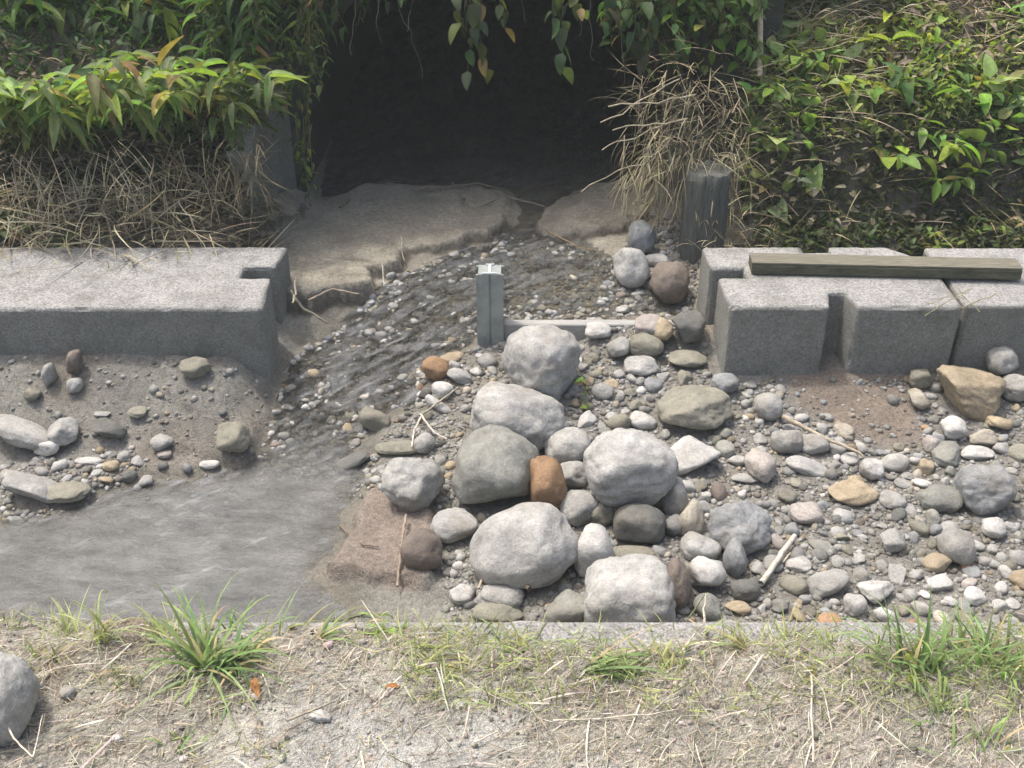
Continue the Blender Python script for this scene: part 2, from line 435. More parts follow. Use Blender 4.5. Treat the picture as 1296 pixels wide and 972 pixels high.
# ------------------------------------------------------------------ terrain
def stretch(a, b, first, last, side):
    out = []; p = a; s = first
    while abs(p - a) < abs(b - a):
        s *= 1.22; p += s * side; out.append(p)
    return out
xs = np.concatenate([stretch(-2.5, -150, .012, 0, -1)[::-1], np.arange(-2.5, 2.5, .012), stretch(2.5, 150, .012, 0, 1)])
ys = np.concatenate([stretch(1.15, -120, .011, 0, -1)[::-1], np.arange(1.15, 1.71, .011), np.arange(1.71, 1.74, .004), np.arange(1.74, 5.0, .011), np.arange(5.0, 12.9, .09),
                     stretch(12.9, 150, .09, 0, 1)])
X, Y = np.meshgrid(xs, ys); x = X.ravel(); y = Y.ravel()
z, s, slab, bank, fm, Wy = ground(x, y, True)
def lerp(a, b, t): return a + (b - a) * t[:, None]
mud = np.array([.24, .234, .205]); wetmud = np.array([.19, .178, .145]); brown = np.array([.235, .202, .165]); grav = np.array([.235, .225, .20])
soil = np.array([.10, .092, .07]); dust = np.array([.37, .345, .295]); dust2 = np.array([.43, .425, .39]); olive = np.array([.25, .225, .165])
col = np.tile(mud, (len(x), 1))
col = lerp(col, grav, .7 * sm(x, -.3, .1))
col = lerp(col, brown, .75 * sm(fbm(x, y, 2.2, 3, 4), .0, .4))
col = lerp(col, np.array([.23, .185, .145]), .8 * sm(sdist(x, y, poly([(985, 462), (1150, 470), (1170, 540), (1175, 562), (1110, 562), (1010, 520)], .06)), -.04, .06))
col = lerp(col, wetmud, .85 * sm(s, .10, .0))
col = lerp(col, olive, .8 * sm(s, -.0, -.04) * sm(y, 3.0, 3.4))
col = lerp(col, np.array([.30, .23, .12]), .75 * sm(s, -.02, -.06) * sm(x, -.15, .1) * sm(y, 3.7, 3.8) * sm(fbm(x, y, 4, 3, 2), -.3, .2))
dc = -sdist(x, y, SLAB_C)
col = lerp(col, np.array([.255, .215, .18]), sm(dc, .03, -.02))
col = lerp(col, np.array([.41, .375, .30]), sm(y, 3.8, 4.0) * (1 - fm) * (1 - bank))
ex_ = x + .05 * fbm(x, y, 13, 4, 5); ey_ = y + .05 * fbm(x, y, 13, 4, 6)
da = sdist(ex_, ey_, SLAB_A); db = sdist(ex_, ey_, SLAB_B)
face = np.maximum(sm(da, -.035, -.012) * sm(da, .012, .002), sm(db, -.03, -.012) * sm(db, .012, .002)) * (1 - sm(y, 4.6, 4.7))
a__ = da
col = lerp(col, np.array([.07, .06, .045]), .75 * face)  # dark wet soil, also standing in for shade under the slab edges
col = lerp(col, soil, np.maximum(bank, .9 * sm(y, 3.92, 3.96) * (1 - fm) * sm(x, .98, 1.04)))  # soil; behind the right blocks its dark tone stands in for plant shade
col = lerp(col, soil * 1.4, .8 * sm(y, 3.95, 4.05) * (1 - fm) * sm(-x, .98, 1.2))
fcol = lerp(np.tile(dust, (len(x), 1)), dust2, sm(fbm(x, y, 2.5, 4, 2), -.1, .3) * sm(y, 1.62, 1.5) * sm(np.abs(x - .05), .75, .3))
fcol = lerp(fcol, np.array([.20, .16, .115]), .8 * sm(fbm(x, y, 5, 4, 5), -.05, .4) * sm(y, 1.42, 1.6))
col = lerp(col, fcol, fm)
col = lerp(col, np.array([.06, .07, .03]), sm(np.hypot(x, y), 7, 14))
wet = np.maximum(sm(s, .12, 0), .75 * sm(a__, -.02, .02)) * (1 - fm) * (1 - bank)
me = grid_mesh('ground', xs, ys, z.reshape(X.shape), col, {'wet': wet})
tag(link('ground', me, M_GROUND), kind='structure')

# water
wx = np.concatenate([np.arange(-8, -2.4, .08), np.arange(-2.4, 1.4, .008)]); wy = np.concatenate([np.arange(1.74, 4.7, .008), np.arange(4.7, 6.0, .03), np.arange(6.0, 12.4, .08)])
wX, wY = np.meshgrid(wx, wy); a_, b_ = wX.ravel(), wY.ravel()
ws = -sdist(a_ , b_, STREAM)
riff = sm(b_, 2.95, 3.3) * sm(b_, 4.9, 4.4)
right_calm = sm(a_, -.05, .05) * sm(b_, 3.7, 3.75)
riff = riff * (1 - .55 * right_calm)
rot = .7; u_ = a_ * math.cos(rot) + b_ * math.sin(rot); v_ = -a_ * math.sin(rot) + b_ * math.cos(rot)
rip = fbm(u_ * .6, v_ * 1.7, 17, 3, 2) * (.0035 + .013 * riff) - np.abs(fbm(u_ * .6, v_ * 1.9, 30, 2, 6)) * .009 * riff + fbm(u_, v_ * 2, 4, 2, 3) * .0025
wz = W(b_) - .004 + rip
turb_sheen = .66 * sm(b_, 3.35, 2.85) * sm(-ws, -.02, .12) + .0
turb_sheen = np.maximum(turb_sheen, (.28 + 1.0 * np.maximum(fbm(u_ * .6, v_ * 2.0, 24, 3, 5), -.24)) * (1 - .3 * right_calm))  # riffle streaks: silvery sky reflection put into the diffuse share
turb_sheen = turb_sheen * (.85 + .25 * fbm(a_, b_, 3, 3, 6))
me = grid_mesh('stream_water', wx, wy, wz.reshape(wX.shape), None, {'turb_sheen': turb_sheen, 'riffle': riff}, keep=(ws < .06).reshape(wX.shape))
tag(link('stream_water', me, M_WATER), kind='structure')

# ------------------------------------------------------------------ concrete blocks
def prism(name, outline, z0, z1, mat, cham=.022, loc=(0, 0, 0), jitter=.0025, parent=None):
    bm = bmesh.new()
    lo = [bm.verts.new((x - loc[0], y - loc[1], z0 - loc[2])) for x, y in outline]
    hi = [bm.verts.new((x - loc[0], y - loc[1], z1 - loc[2])) for x, y in outline]
    top = bm.faces.new(hi); bm.faces.new(lo[::-1]); n = len(lo)
    for i in range(n): bm.faces.new((lo[i], lo[(i + 1) % n], hi[(i + 1) % n], hi[i]))
    bm.normal_update()
    up = [e for e in bm.edges if abs(e.verts[0].co.z - e.verts[1].co.z) > .01]
    bmesh.ops.bevel(bm, geom=list(top.edges) + up, offset=cham, segments=2, profile=.6, affect='EDGES', clamp_overlap=True)
    me = bpy.data.meshes.new(name); bm.to_mesh(me); bm.free()
    return link(name, me, mat, parent, loc)
CH = .013
def wear(o, step=.016, amp=.0013, chip=.02, seed=0, x0=-9, x1=9):
    me = o.data; bm = bmesh.new(); bm.from_mesh(me)
    co = np.array([v.co[:] for v in bm.verts]); lo_, hi_ = co.min(0), co.max(0)
    for ax in range(3):
        nrm = [0, 0, 0]; nrm[ax] = 1
        a, b = lo_[ax] + CH + .003, hi_[ax] - CH - .003
        if ax == 0: a, b = max(a, x0 - o.location[0]), min(b, x1 - o.location[0])
        k = int((b - a) / step)
        for q in range(0, k + 1):
            p = [0, 0, 0]; p[ax] = a + (b - a) * q / k
            bmesh.ops.bisect_plane(bm, geom=bm.verts[:] + bm.edges[:] + bm.faces[:], plane_co=p, plane_no=nrm, dist=1e-5)
    bm.normal_update()
    mv = []
    for v in bm.verts:
        p = v.co + Vector(o.location); nrm = v.normal
        corner = min(1, (1 - max(abs(nrm.x), abs(nrm.y), abs(nrm.z))) * 7)
        c = mnoise.noise(p * 8 + Vector((seed, 0, 0))) + .6 * mnoise.noise(p * 25)
        mv.append(nrm * (amp * (mnoise.noise(p * 40) + mnoise.noise(p * 80)) - corner * (chip * max(0, c - .15) + .0012 * (1 + mnoise.noise(p * 60)))))
    for v, d in zip(bm.verts, mv): v.co += d
    for f in bm.faces: f.smooth = True
    bm.to_mesh(me); bm.free()
T = .38
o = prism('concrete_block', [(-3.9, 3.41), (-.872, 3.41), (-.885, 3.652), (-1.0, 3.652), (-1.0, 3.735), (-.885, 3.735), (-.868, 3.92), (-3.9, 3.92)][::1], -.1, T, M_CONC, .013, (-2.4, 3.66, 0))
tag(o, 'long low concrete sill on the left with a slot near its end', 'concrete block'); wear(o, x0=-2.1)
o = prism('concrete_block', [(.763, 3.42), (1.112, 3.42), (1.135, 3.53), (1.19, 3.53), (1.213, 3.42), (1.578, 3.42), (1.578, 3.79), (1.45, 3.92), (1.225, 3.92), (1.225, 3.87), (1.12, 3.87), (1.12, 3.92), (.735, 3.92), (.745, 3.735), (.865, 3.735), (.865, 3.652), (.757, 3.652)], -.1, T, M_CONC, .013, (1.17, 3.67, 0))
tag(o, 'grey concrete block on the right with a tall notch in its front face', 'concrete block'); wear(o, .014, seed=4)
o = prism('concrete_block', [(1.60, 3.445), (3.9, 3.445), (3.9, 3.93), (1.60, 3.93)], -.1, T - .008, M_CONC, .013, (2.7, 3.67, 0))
tag(o, 'plain concrete block at the right edge of the picture, weeds on top', 'concrete block'); wear(o, seed=9, x1=2.4)
# board lying on the right blocks
def box_mesh(bm, c, half, R=None):
    r = bmesh.ops.create_cube(bm, size=2)
    for v in r['verts']:
        p = Vector((v.co.x * half[0], v.co.y * half[1], v.co.z * half[2]))
        if R is not None: p = R @ p
        v.co = p + Vector(c)
    return r['verts']
root = empty('wooden_board', (1.37, 3.69, T + .002))
tag(root, 'long flat mossy board lying across the tops of the right blocks', 'board')
bm = bmesh.new(); R = Matrix.Rotation(-.05, 3, 'Z')
box_mesh(bm, (0, 0, .021), (.487, .046, .020), R)
bmesh.ops.bevel(bm, geom=bm.edges[:], offset=.004, segments=2, affect='EDGES')
for e in range(0): pass
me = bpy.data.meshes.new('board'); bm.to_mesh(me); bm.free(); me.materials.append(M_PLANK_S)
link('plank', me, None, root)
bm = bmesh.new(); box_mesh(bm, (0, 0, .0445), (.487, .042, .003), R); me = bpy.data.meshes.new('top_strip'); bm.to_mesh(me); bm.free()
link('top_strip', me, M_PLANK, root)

# slotted steel post in mid stream, and its stop boards
root = empty('gate_post', (-.082, 3.69, .06))
tag(root, 'short grey steel slotted post standing in the stream between the blocks', 'post')
bm = bmesh.new()
for sx in (-1, 1): 
    box_mesh(bm, (sx * .0265, -.036, .155), (.0235, .005, .175))
    box_mesh(bm, (sx * .0265, .036, .155), (.0235, .005, .175))
box_mesh(bm, (0, 0, .153), (.006, .0305, .173))
box_mesh(bm, (0, -.0335, .1525), (.0029, .0025, .172))
me = bpy.data.meshes.new('post'); bm.to_mesh(me); bm.free(); link('channel', me, M_STEEL, root)
bm = bmesh.new(); box_mesh(bm, (0, .0, .3315), (.042, .040, .0012)); me = bpy.data.meshes.new('cap'); bm.to_mesh(me); bm.free(); link('cap_plate', me, M_STEEL, root)
bm = bmesh.new(); box_mesh(bm, (0, 0, .3355), (.0055, .034, .0025)); box_mesh(bm, (0, -.037, .3355), (.026, .0032, .0025)); box_mesh(bm, (0, .037, .3355), (.016, .0032, .0025))
me = bpy.data.meshes.new('clip'); bm.to_mesh(me); bm.free(); link('clip', me, M_BRIGHT, root)
root = empty('stop_board', (.32, 3.69, .0)); tag(root, 'low grey weir board set across the stream right of the steel post', 'board')
for k, (z0, z1) in enumerate(((.02, .094), (.097, .172))):
    bm = bmesh.new(); box_mesh(bm, (.03, .0, (z0 + z1) / 2), (.382, .019 + .002 * k, (z1 - z0) / 2)); bmesh.ops.bevel(bm, geom=bm.edges[:], offset=.003, segments=1, affect='EDGES')
    me = bpy.data.meshes.new('board'); bm.to_mesh(me); bm.free(); link('board', me, M_BOARD, root)

# near retaining wall (we look over its top)
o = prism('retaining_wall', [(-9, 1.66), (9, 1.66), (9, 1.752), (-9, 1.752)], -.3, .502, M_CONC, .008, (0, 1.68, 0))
tag(o, 'top edge of the near concrete bank wall under dry grass', 'wall')

# ------------------------------------------------------------------ culvert
HY = 4.85
def arch(n=26, r=1.0):
    pts = []
    for i in range(n + 1):
        zz = 1.5 * math.sin(math.pi / 2 * i / n); pts.append((.98 * (1 - (zz / 1.5) ** 3.6) * r, zz))
    full = [(-a, b) for a, b in pts] + [(a, b) for a, b in pts[::-1][1:]]
    return full
root = empty('culvert', (0, HY, 0)); tag(root, 'dark concrete culvert mouth that the stream runs out of', 'culvert')
A = arch(); n = len(A)
V = []; Fc = []
def tozbox(p):      # outer boundary point straight out from the arch point
    a, b = p; t = math.atan2(b, a); 
    k = min(1.16 / max(abs(math.cos(t)), 1e-6), 1.56 / max(math.sin(t), 1e-6)); return (k * math.cos(t), k * math.sin(t))
th = .22
for yy in (0, th):
    for a, b in A: V.append((a, yy, b))
    for p in A: q = tozbox(p); V.append((q[0], yy, q[1]))
for i in range(n - 1):
    Fc += [(i, i + 1, n + i + 1, n + i), (2 * n + i + 1, 2 * n + i, 3 * n + i, 3 * n + i + 1), (n + i, n + i + 1, 3 * n + i + 1, 3 * n + i), (i + 1, i, 2 * n + i, 2 * n + i + 1)]
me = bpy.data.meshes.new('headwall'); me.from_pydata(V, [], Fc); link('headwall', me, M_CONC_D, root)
bag = Bag(); V = []; Fc = []
for k, yy in enumerate((th + .003, 12.4)):
    for a, b in A: V.append((a * 1.0, yy, b))
    for a, b in A: V.append((a * 1.14, yy, b * 1.1))
for i in range(n - 1):
    Fc += [(i + 1, i, 2 * n + i, 2 * n + i + 1), (n + i, n + i + 1, 3 * n + i + 1, 3 * n + i)]
for i in range(n // 2):
    Fc.append((2 * n + i, 2 * n + n - 1 - i, 2 * n + n - 2 - i, 2 * n + i + 1)) if i < n // 2 else None
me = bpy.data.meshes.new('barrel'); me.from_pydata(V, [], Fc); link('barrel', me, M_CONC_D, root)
# flared wing walls running out from the mouth
for sx, x0, x1, y1 in ((-1, -1.0, -1.09, 4.36),):
    V = []
    for (xx, yy, zt) in ((x0, -.004, .98), (x1, y1 - HY, .58)):
        for dx in (0, sx * .14):
            V += [(xx + dx, yy, -.1), (xx + dx, yy, zt)]
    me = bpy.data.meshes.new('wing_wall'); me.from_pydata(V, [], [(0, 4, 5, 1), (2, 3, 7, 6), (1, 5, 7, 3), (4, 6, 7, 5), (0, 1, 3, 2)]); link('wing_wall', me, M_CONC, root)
# earth over the culvert
ex = np.arange(-1.6, 1.61, .05); ey = np.arange(HY + .05, 19, .05); eX, eY = np.meshgrid(ex, ey)
ez = 1.5 + .10 * fbm(eX, eY, 2, 4, 3) + .0 * eX + .02 * (eY - HY)
ez = ez - .35 * sm(eY, HY + .25, HY + .05)
me = grid_mesh('embankment', ex, ey, ez, np.tile(soil, (eX.size, 1)), {'wet': np.zeros(eX.size)})
tag(link('embankment', me, M_GROUND), kind='structure')

# timber post at the right of the mouth
pb = on_z(887, 306, .2); pb[1] = 4.27; pb[0] = .80
bag = Bag(); bag_v = []
bm = bmesh.new(); N = 40; rings = 12
vs = []
for j in range(rings + 1):
    t = j / rings; row = []
    for i in range(N):
        a = 2 * math.pi * i / N
        r = .092 * (1 + .05 * math.sin(a * 9 + 1) + .05 * (mnoise.noise(Vector((math.cos(a) * 6, math.sin(a) * 6, t * 1.2))))) * (1.03 - .05 * t)
        row.append(bm.verts.new((r * math.cos(a), r * math.sin(a), -.1 + .48 * t + (.014 * mnoise.noise(Vector((a * 3, 0, 5))) if j == rings else 0))))
    vs.append(row)
for j in range(rings):
    for i in range(N): bm.faces.new((vs[j][i], vs[j][(i + 1) % N], vs[j + 1][(i + 1) % N], vs[j + 1][i]))
bm.faces.new(vs[-1]); 
me = bpy.data.meshes.new('timber_post'); bm.to_mesh(me); bm.free()
for p in me.polygons: p.use_smooth = len(p.vertices) == 4
o = link('timber_post', me, M_POST, None, (pb[0], pb[1], .18)); tag(o, 'thick dark fluted timber post beside the culvert mouth under hanging straw', 'post')

# ------------------------------------------------------------------ stones
def stone_mesh(name, seed, sub=4, ang=.5, lump=.12, rough=.03, boxy=2.3):
    r = random.Random(seed); bm = bmesh.new(); bmesh.ops.create_icosphere(bm, subdivisions=sub, radius=1)
    V = np.array([v.co[:] for v in bm.verts]); D = V / np.linalg.norm(V, axis=1)[:, None]
    R = 1 / (np.abs(D) ** boxy).sum(1) ** (1 / boxy)
    for k in range(int(9 * ang) + 1):
        nrm = np.array([r.gauss(0, 1) for _ in range(3)]); nrm /= np.linalg.norm(nrm)
        h = r.uniform(.72, .95) if ang < .6 else r.uniform(.6, .9)
        c = D @ nrm; lim = np.where(c > .05, h / np.maximum(c, .05), 9)
        kk = 14 if ang < .6 else 34        # soft minimum
        R = -np.log(np.exp(-kk * R) + np.exp(-kk * np.minimum(lim, 3))) / kk
    off = Vector((seed * 3.1 % 91, seed * 7.7 % 53, seed * 1.3 % 37))
    for i, d in enumerate(D):
        v = Vector(d)
        R[i] *= 1 + lump * mnoise.noise(v * 1.4 + off) + rough * (mnoise.noise(v * 4 + off) + .5 * mnoise.noise(v * 9 + off) + .25 * mnoise.noise(v * 19 + off))
    P = D * R[:, None]; mn, mx = P.min(0), P.max(0); P = (P - (mn + mx) / 2) / ((mx - mn) / 2)
    for v, p in zip(bm.verts, P): v.co = p
    for f in bm.faces: f.smooth = True
    me = bpy.data.meshes.new(name); bm.to_mesh(me); bm.free(); me.materials.append(M_STONE); return me
COLS = {'pale grey': (.38, .377, .355), 'white': (.48, .472, .445), 'grey': (.33, .328, .305), 'blue grey': (.265, .275, .275), 'dark grey': (.14, .142, .13),
        'mottled grey': (.245, .248, .22), 'brown': (.19, .16, .135), 'rusty orange': (.31, .20, .115), 'tan': (.35, .29, .20), 'pinkish': (.35, .32, .29), 'buff': (.38, .35, .285), 'olive': (.24, .232, .185)}
LAND = []      # landmarks (name, x, y)
STONES = []    # x, y, radius
ORIG = []
def stone(px, py, w, h, colr, label, ang=.5, rot=0, lift=0, roll=0, sub=4, fl=.8, name='stone', cat='stone', land=None, sink=.26, boxy=2.3, rough=.062, seed=None, lump=.12):
    """px,py centre and w,h size in the photograph; stands on the real ground there"""
    g = on_ground(px, min(py + h * .35, 1000))
    for _ in range(6):
        dz = depth(np.array([g[0], g[1], g[2]])); a = w / 2 * dz / F
        hh = h / 2 * dz / F
        th_ = math.atan2(CAMZ - g[2], g[1])
        # projected half height^2 = (b sin)^2 + (c cos)^2, with c = fl*b
        b = hh / math.sqrt(math.sin(th_) ** 2 + (fl * math.cos(th_)) ** 2); c = fl * b
        zc = H(g[0], g[1]) + c * (1 - sink) + lift
        p = on_z(px, py, zc); g = np.array([p[0], p[1], zc])
    seed = seed if seed is not None else int(px * 13 + py * 7)
    me = stone_mesh(name, seed, sub, ang, lump, rough, boxy)
    o = link(name, me, None, None, p)
    o.scale = (a, b, c); o.rotation_mode = 'XYZ'
    Rm = Matrix.Rotation(-math.radians(rot), 4, ray(px, py) * -1) if rot else Matrix.Identity(4)
    if rot:
        o.rotation_mode = 'QUATERNION'; o.rotation_quaternion = Rm.to_quaternion()
    base = COLS[colr]; j = 1 + random.uniform(-.06, .06)
    o.color = (*[v * j for v in base], 1)
    tag(o, label, cat)
    STONES.append((p[0], p[1], max(a, b) * .95))
    if land: LAND.append((land, p[0], p[1]))
    return o
ST = [
 # the heap of boulders in the middle
 (687, 459, 102, 98, 'pale grey', 'rounded pale boulder directly in front of the weir board, rearmost of the heap', dict(land='boulder in front of the weir board', fl=.95, sub=5, rot=-14, ang=.35)),
 (656, 527, 120, 90, 'pale grey', 'large smooth white-topped boulder in the middle of the heap', dict(land='white-topped boulder', fl=.75, sub=5, rot=8, boxy=2.5)),
 (626, 597, 106, 106, 'mottled grey', 'dark grey pointed boulder left of the rusty orange stone', dict(land='dark pointed boulder', fl=.9, sub=5, ang=.75, rot=25, rough=.035)),
 (691, 612, 48, 74, 'rusty orange', 'rusty orange upright stone wedged between two boulders', dict(land='rusty orange stone', fl=1.0, ang=.7, rot=-10)),
 (797, 591, 120, 100, 'pale grey', 'round pale boulder resting on a darker stone, right of the orange one', dict(land='round pale boulder', fl=.9, sub=5, rot=6, lift=.045, boxy=2.15)),
 (520, 609, 76, 68, 'grey', 'smooth oval grey stone at the left edge of the heap, tilted to the left', dict(land='oval stone beside the mud slab', fl=.8, rot=32, sub=5)),
 (663, 694, 142, 104, 'pale grey', 'largest pale boulder with a grey stained lower side, front left of the heap', dict(land='largest pale boulder', fl=.85, sub=5, ang=.4, rot=-18, rough=.035)),
 (796, 762, 118, 104, 'pale grey', 'blocky pale boulder at the wall, partly hidden behind its edge', dict(land='blocky pale boulder by the wall', fl=1.0, sub=5, boxy=3.6, ang=.1)),
 (750, 697, 50, 66, 'white', 'upright cream stone between the two largest pale boulders', dict(fl=1.1, ang=.4, land='upright cream stone')),
 (575, 665, 62, 42, 'pale grey', 'flat pale stone lying in front of the oval stone', dict(fl=.6, rot=-5)),
 (535, 696, 54, 50, 'brown', 'reddish brown rounded stone at the right of the mud slab', dict(fl=.8, rot=18, land='brown rounded stone')),
 (717, 775, 56, 54, 'mottled grey', 'dark speckled cube-like stone left of the blocky pale boulder', dict(fl=.9, boxy=3, land='speckled stone by the wall')),
 (809, 664, 66, 54, 'dark grey', 'dark stone in shade under the round pale boulder', dict(fl=.9)),
 (800, 703, 74, 26, 'olive', 'flat dull stone lying behind the blocky pale boulder', dict(fl=.5)),
 (733, 642, 50, 44, 'grey', 'small grey rounded stone in front of the rusty orange stone', dict(fl=.85)),
 (760, 648, 34, 36, 'olive', 'little dull stone squeezed below the round pale boulder at its left', dict(fl=.8)),
 (722, 600, 46, 34, 'grey', 'small grey stone right behind the rusty orange stone', dict(fl=.7)),
 (718, 563, 62, 46, 'grey', 'grey stone with a pale patch between the white-topped and round boulders', dict(fl=.7, ang=.5)),
 (868, 577, 82, 46, 'white', 'broken angular white stone to the right of the round pale boulder', dict(fl=.55, ang=.9, rot=-18, land='broken white stone')),
 (852, 628, 36, 50, 'grey', 'small upright grey stone leaning on the right of the round boulder', dict(fl=1.0, rot=-12)),
 (872, 655, 36, 48, 'buff', 'small cream and tan stone right of the shaded dark stone', dict(fl=1, ang=.6)),
 (852, 665, 30, 30, 'blue grey', 'small bluish stone under the cream and tan stone', dict(fl=.9)),
 (887, 692, 52, 40, 'pale grey', 'oval pale stone just left of the big blue grey rock', dict(fl=.75, rot=28, land='oval pale stone')),
 (894, 727, 48, 46, 'white', 'white wedge shaped stone with dry stems below it', dict(fl=.9, ang=.8, land='white wedge stone')),
 (938, 668, 84, 66, 'blue grey', 'big angular blue grey rock right of the heap', dict(fl=.8, sub=5, ang=.8, rot=-10, land='big blue grey rock')),
 (930, 705, 30, 46, 'blue grey', 'small bluish stone against the front of the big blue grey rock', dict(fl=1.0)),
 (856, 738, 38, 66, 'brown', 'dark brownish stone tucked behind the blocky pale boulder at its right', dict(fl=1.0)),
 (943, 745, 38, 30, 'dark grey', 'small dark grey stone below the big blue grey rock', dict(fl=.75)),
 (934, 769, 32, 18, 'tan', 'small flat tan stone near the wall below the dark grey one', dict(fl=.5)),
 (634, 756, 60, 36, 'grey', 'grey stone under dry stems, below the largest pale boulder', dict(fl=.7)),
 (630, 776, 66, 30, 'olive', 'low greenish stone half buried at the wall, left of the speckled stone', dict(fl=.6)),
 (585, 752, 34, 26, 'pale grey', 'small pale stone among dry stems left of the largest boulder', dict(fl=.7)),
 (665, 797, 60, 22, 'grey', 'grey stone showing over the wall edge left of the blocky boulder', dict(fl=.5)),
 # upstream and around the blocks
 (552, 467, 38, 30, 'rusty orange', 'orange brown stone at the edge of the riffle, below the post', dict(fl=.75, rot=15, land='orange brown riffle stone')),
 (572, 453, 30, 18, 'tan', 'tan stone touching the orange brown riffle stone', dict(fl=.6)),
 (582, 476, 34, 18, 'pale grey', 'slender pale stone right of the orange brown riffle stone', dict(fl=.6, rot=20)),
 (560, 493, 28, 22, 'white', 'small white stone below the orange brown riffle stone', dict(fl=.7)),
 (555, 512, 40, 14, 'white', 'white stone slanting under the forked twig', dict(fl=.6, rot=35)),
 (536, 561, 30, 26, 'pale grey', 'small pale rounded stone just behind the oval stone', dict(fl=.8)),
 (506, 566, 66, 18, 'olive', 'low slab-like stone behind the oval stone', dict(fl=.4)),
 (475, 530, 44, 30, 'olive', 'angular stone standing in the riffle left of the forked twig', dict(fl=.7, ang=.8, rot=35, land='angular riffle stone')),
 (445, 585, 50, 20, 'dark grey', 'dark wet stone at the head of the grey pool', dict(fl=.5, rot=-25)),
 (812, 302, 36, 42, 'blue grey', 'blue grey stone behind the pale one beside the upper pool', dict(fl=.9, land='blue grey pool stone')),
 (798, 337, 44, 54, 'pale grey', 'pale upright stone at the right side of the upper pool', dict(fl=.95, rot=-22, land='pale pool stone')),
 (830, 329, 30, 16, 'white', 'little flat white stone between the pale and the brown pool stones', dict(fl=.6)),
 (847, 358, 50, 56, 'brown', 'dark reddish brown boulder next to the end of the right block', dict(fl=.9, rot=15, ang=.45, land='brown pool boulder')),
 (803, 280, 34, 20, 'olive', 'dull low stone behind the blue grey pool stone', dict(fl=.6)),
 (871, 413, 44, 44, 'dark grey', 'dark block-like stone against the end of the notched block', dict(fl=.8, ang=.7, boxy=3, land='dark stone by the block end')),
 (838, 418, 28, 32, 'tan', 'ochre stone left of the dark stone by the block end', dict(fl=.8, ang=.5)),
 (822, 413, 40, 30, 'pinkish', 'dull pinkish stone behind the ochre one', dict(fl=.7)),
 (757, 418, 34, 22, 'white', 'white stone at the right end of the weir board', dict(fl=.6, land='white stone at the weir board')),
 (783, 440, 32, 28, 'grey', 'grey stone in front of the white stone at the weir board', dict(fl=.7)),
 (818, 437, 44, 32, 'olive', 'rounded dull brown stone in front of the ochre stone', dict(fl=.75)),
 (811, 462, 44, 24, 'pale grey', 'flat pale stone in front of the rounded dull brown stone', dict(fl=.5, boxy=3)),
 (870, 455, 50, 22, 'olive', 'low dull stone lying beside the front corner of the notched block', dict(fl=.5)),
 (878, 516, 96, 58, 'olive', 'broad brownish rock half sunk in the gravel below the notched block', dict(fl=.6, ang=.7, sub=5, land='broad brown rock')),
 (918, 486, 36, 26, 'blue grey', 'small bluish stone at the foot of the notched block', dict(fl=.75, land='bluish stone at the block foot')),
 (972, 514, 38, 36, 'grey', 'grey oval stone at the upper end of the bleached stick', dict(fl=.85, rot=25, land='oval stone by the stick')),
 (997, 557, 44, 36, 'grey', 'round smooth grey stone, the larger of a pair below the stick', dict(fl=.8, land='round stone of the pair')),
 (1031, 562, 38, 26, 'grey', 'round smooth grey stone, the smaller of a pair below the stick', dict(fl=.75)),
 (963, 592, 42, 40, 'pinkish', 'rough pinkish white stone left below the pair of round stones', dict(fl=.8, ang=.7, land='pinkish stone')),
 (1022, 590, 58, 22, 'pale grey', 'long smooth stone lying in front of the pair of round stones', dict(fl=.5, rot=16)),
 (1103, 594, 30, 28, 'white', 'small white egg-shaped stone at the lower end of the stick', dict(fl=.85, land='white egg-shaped stone')),
 (1080, 625, 64, 32, 'tan', 'flat tan stone in the middle of the right gravel bar', dict(fl=.45, ang=.7, rot=-6, land='flat tan stone')),
 (1225, 493, 92, 62, 'tan', 'big yellowish slanting rock in front of the plain right block', dict(fl=.75, ang=.85, sub=5, rot=22, land='big yellowish rock')),
 (1269, 458, 40, 38, 'grey', 'round grey stone resting behind the big yellowish rock', dict(fl=.85, lift=.03)),
 (1285, 490, 40, 34, 'grey', 'grey stone at the picture edge right of the big yellowish rock', dict(fl=.8)),
 (1163, 478, 28, 26, 'olive', 'squarish dull stone against the foot of the plain right block', dict(fl=.8, boxy=3)),
 (1163, 505, 26, 26, 'buff', 'angular cream stone left of the big yellowish rock', dict(fl=.7, ang=.8)),
 (1207, 542, 34, 28, 'white', 'white stone below the big yellowish rock', dict(fl=.75, ang=.5)),
 (1243, 554, 36, 22, 'buff', 'cream stone right of the white one below the yellowish rock', dict(fl=.7, ang=.6)),
 (1265, 535, 32, 20, 'tan', 'small ochre stone at the lower right of the yellowish rock', dict(fl=.6, ang=.6)),
 (1180, 563, 22, 24, 'pinkish', 'small pink stone left of the flat grey square stone', dict(fl=.8)),
 (1198, 575, 38, 30, 'mottled grey', 'flat grey square stone beside the small pink stone', dict(fl=.4, boxy=3.4)),
 (1237, 573, 44, 18, 'pale grey', 'low pale stone behind the large smooth grey boulder at right', dict(fl=.5)),
 (1245, 617, 66, 68, 'blue grey', 'large smooth egg-shaped grey boulder near the right edge', dict(fl=.85, sub=5, boxy=2.4, rot=-15, land='smooth boulder near the right edge')),
 (1192, 631, 58, 34, 'mottled grey', 'grey oblong stone left of the large smooth boulder', dict(fl=.6, rot=8, boxy=2.8)),
 (1130, 633, 34, 26, 'grey', 'grey stone right of the flat tan stone', dict(fl=.6, ang=.5)),
 (1211, 692, 46, 48, 'grey', 'grey rounded boulder below the large smooth one', dict(fl=.85, land='grey boulder in the lower gravel')),
 (1130, 685, 34, 28, 'grey', 'round grey stone in the middle of the lower gravel', dict(fl=.8)),
 (1048, 738, 56, 32, 'grey', 'sloping grey slab-like stone near the pale stick', dict(fl=.5, rot=-22, land='sloping grey stone')),
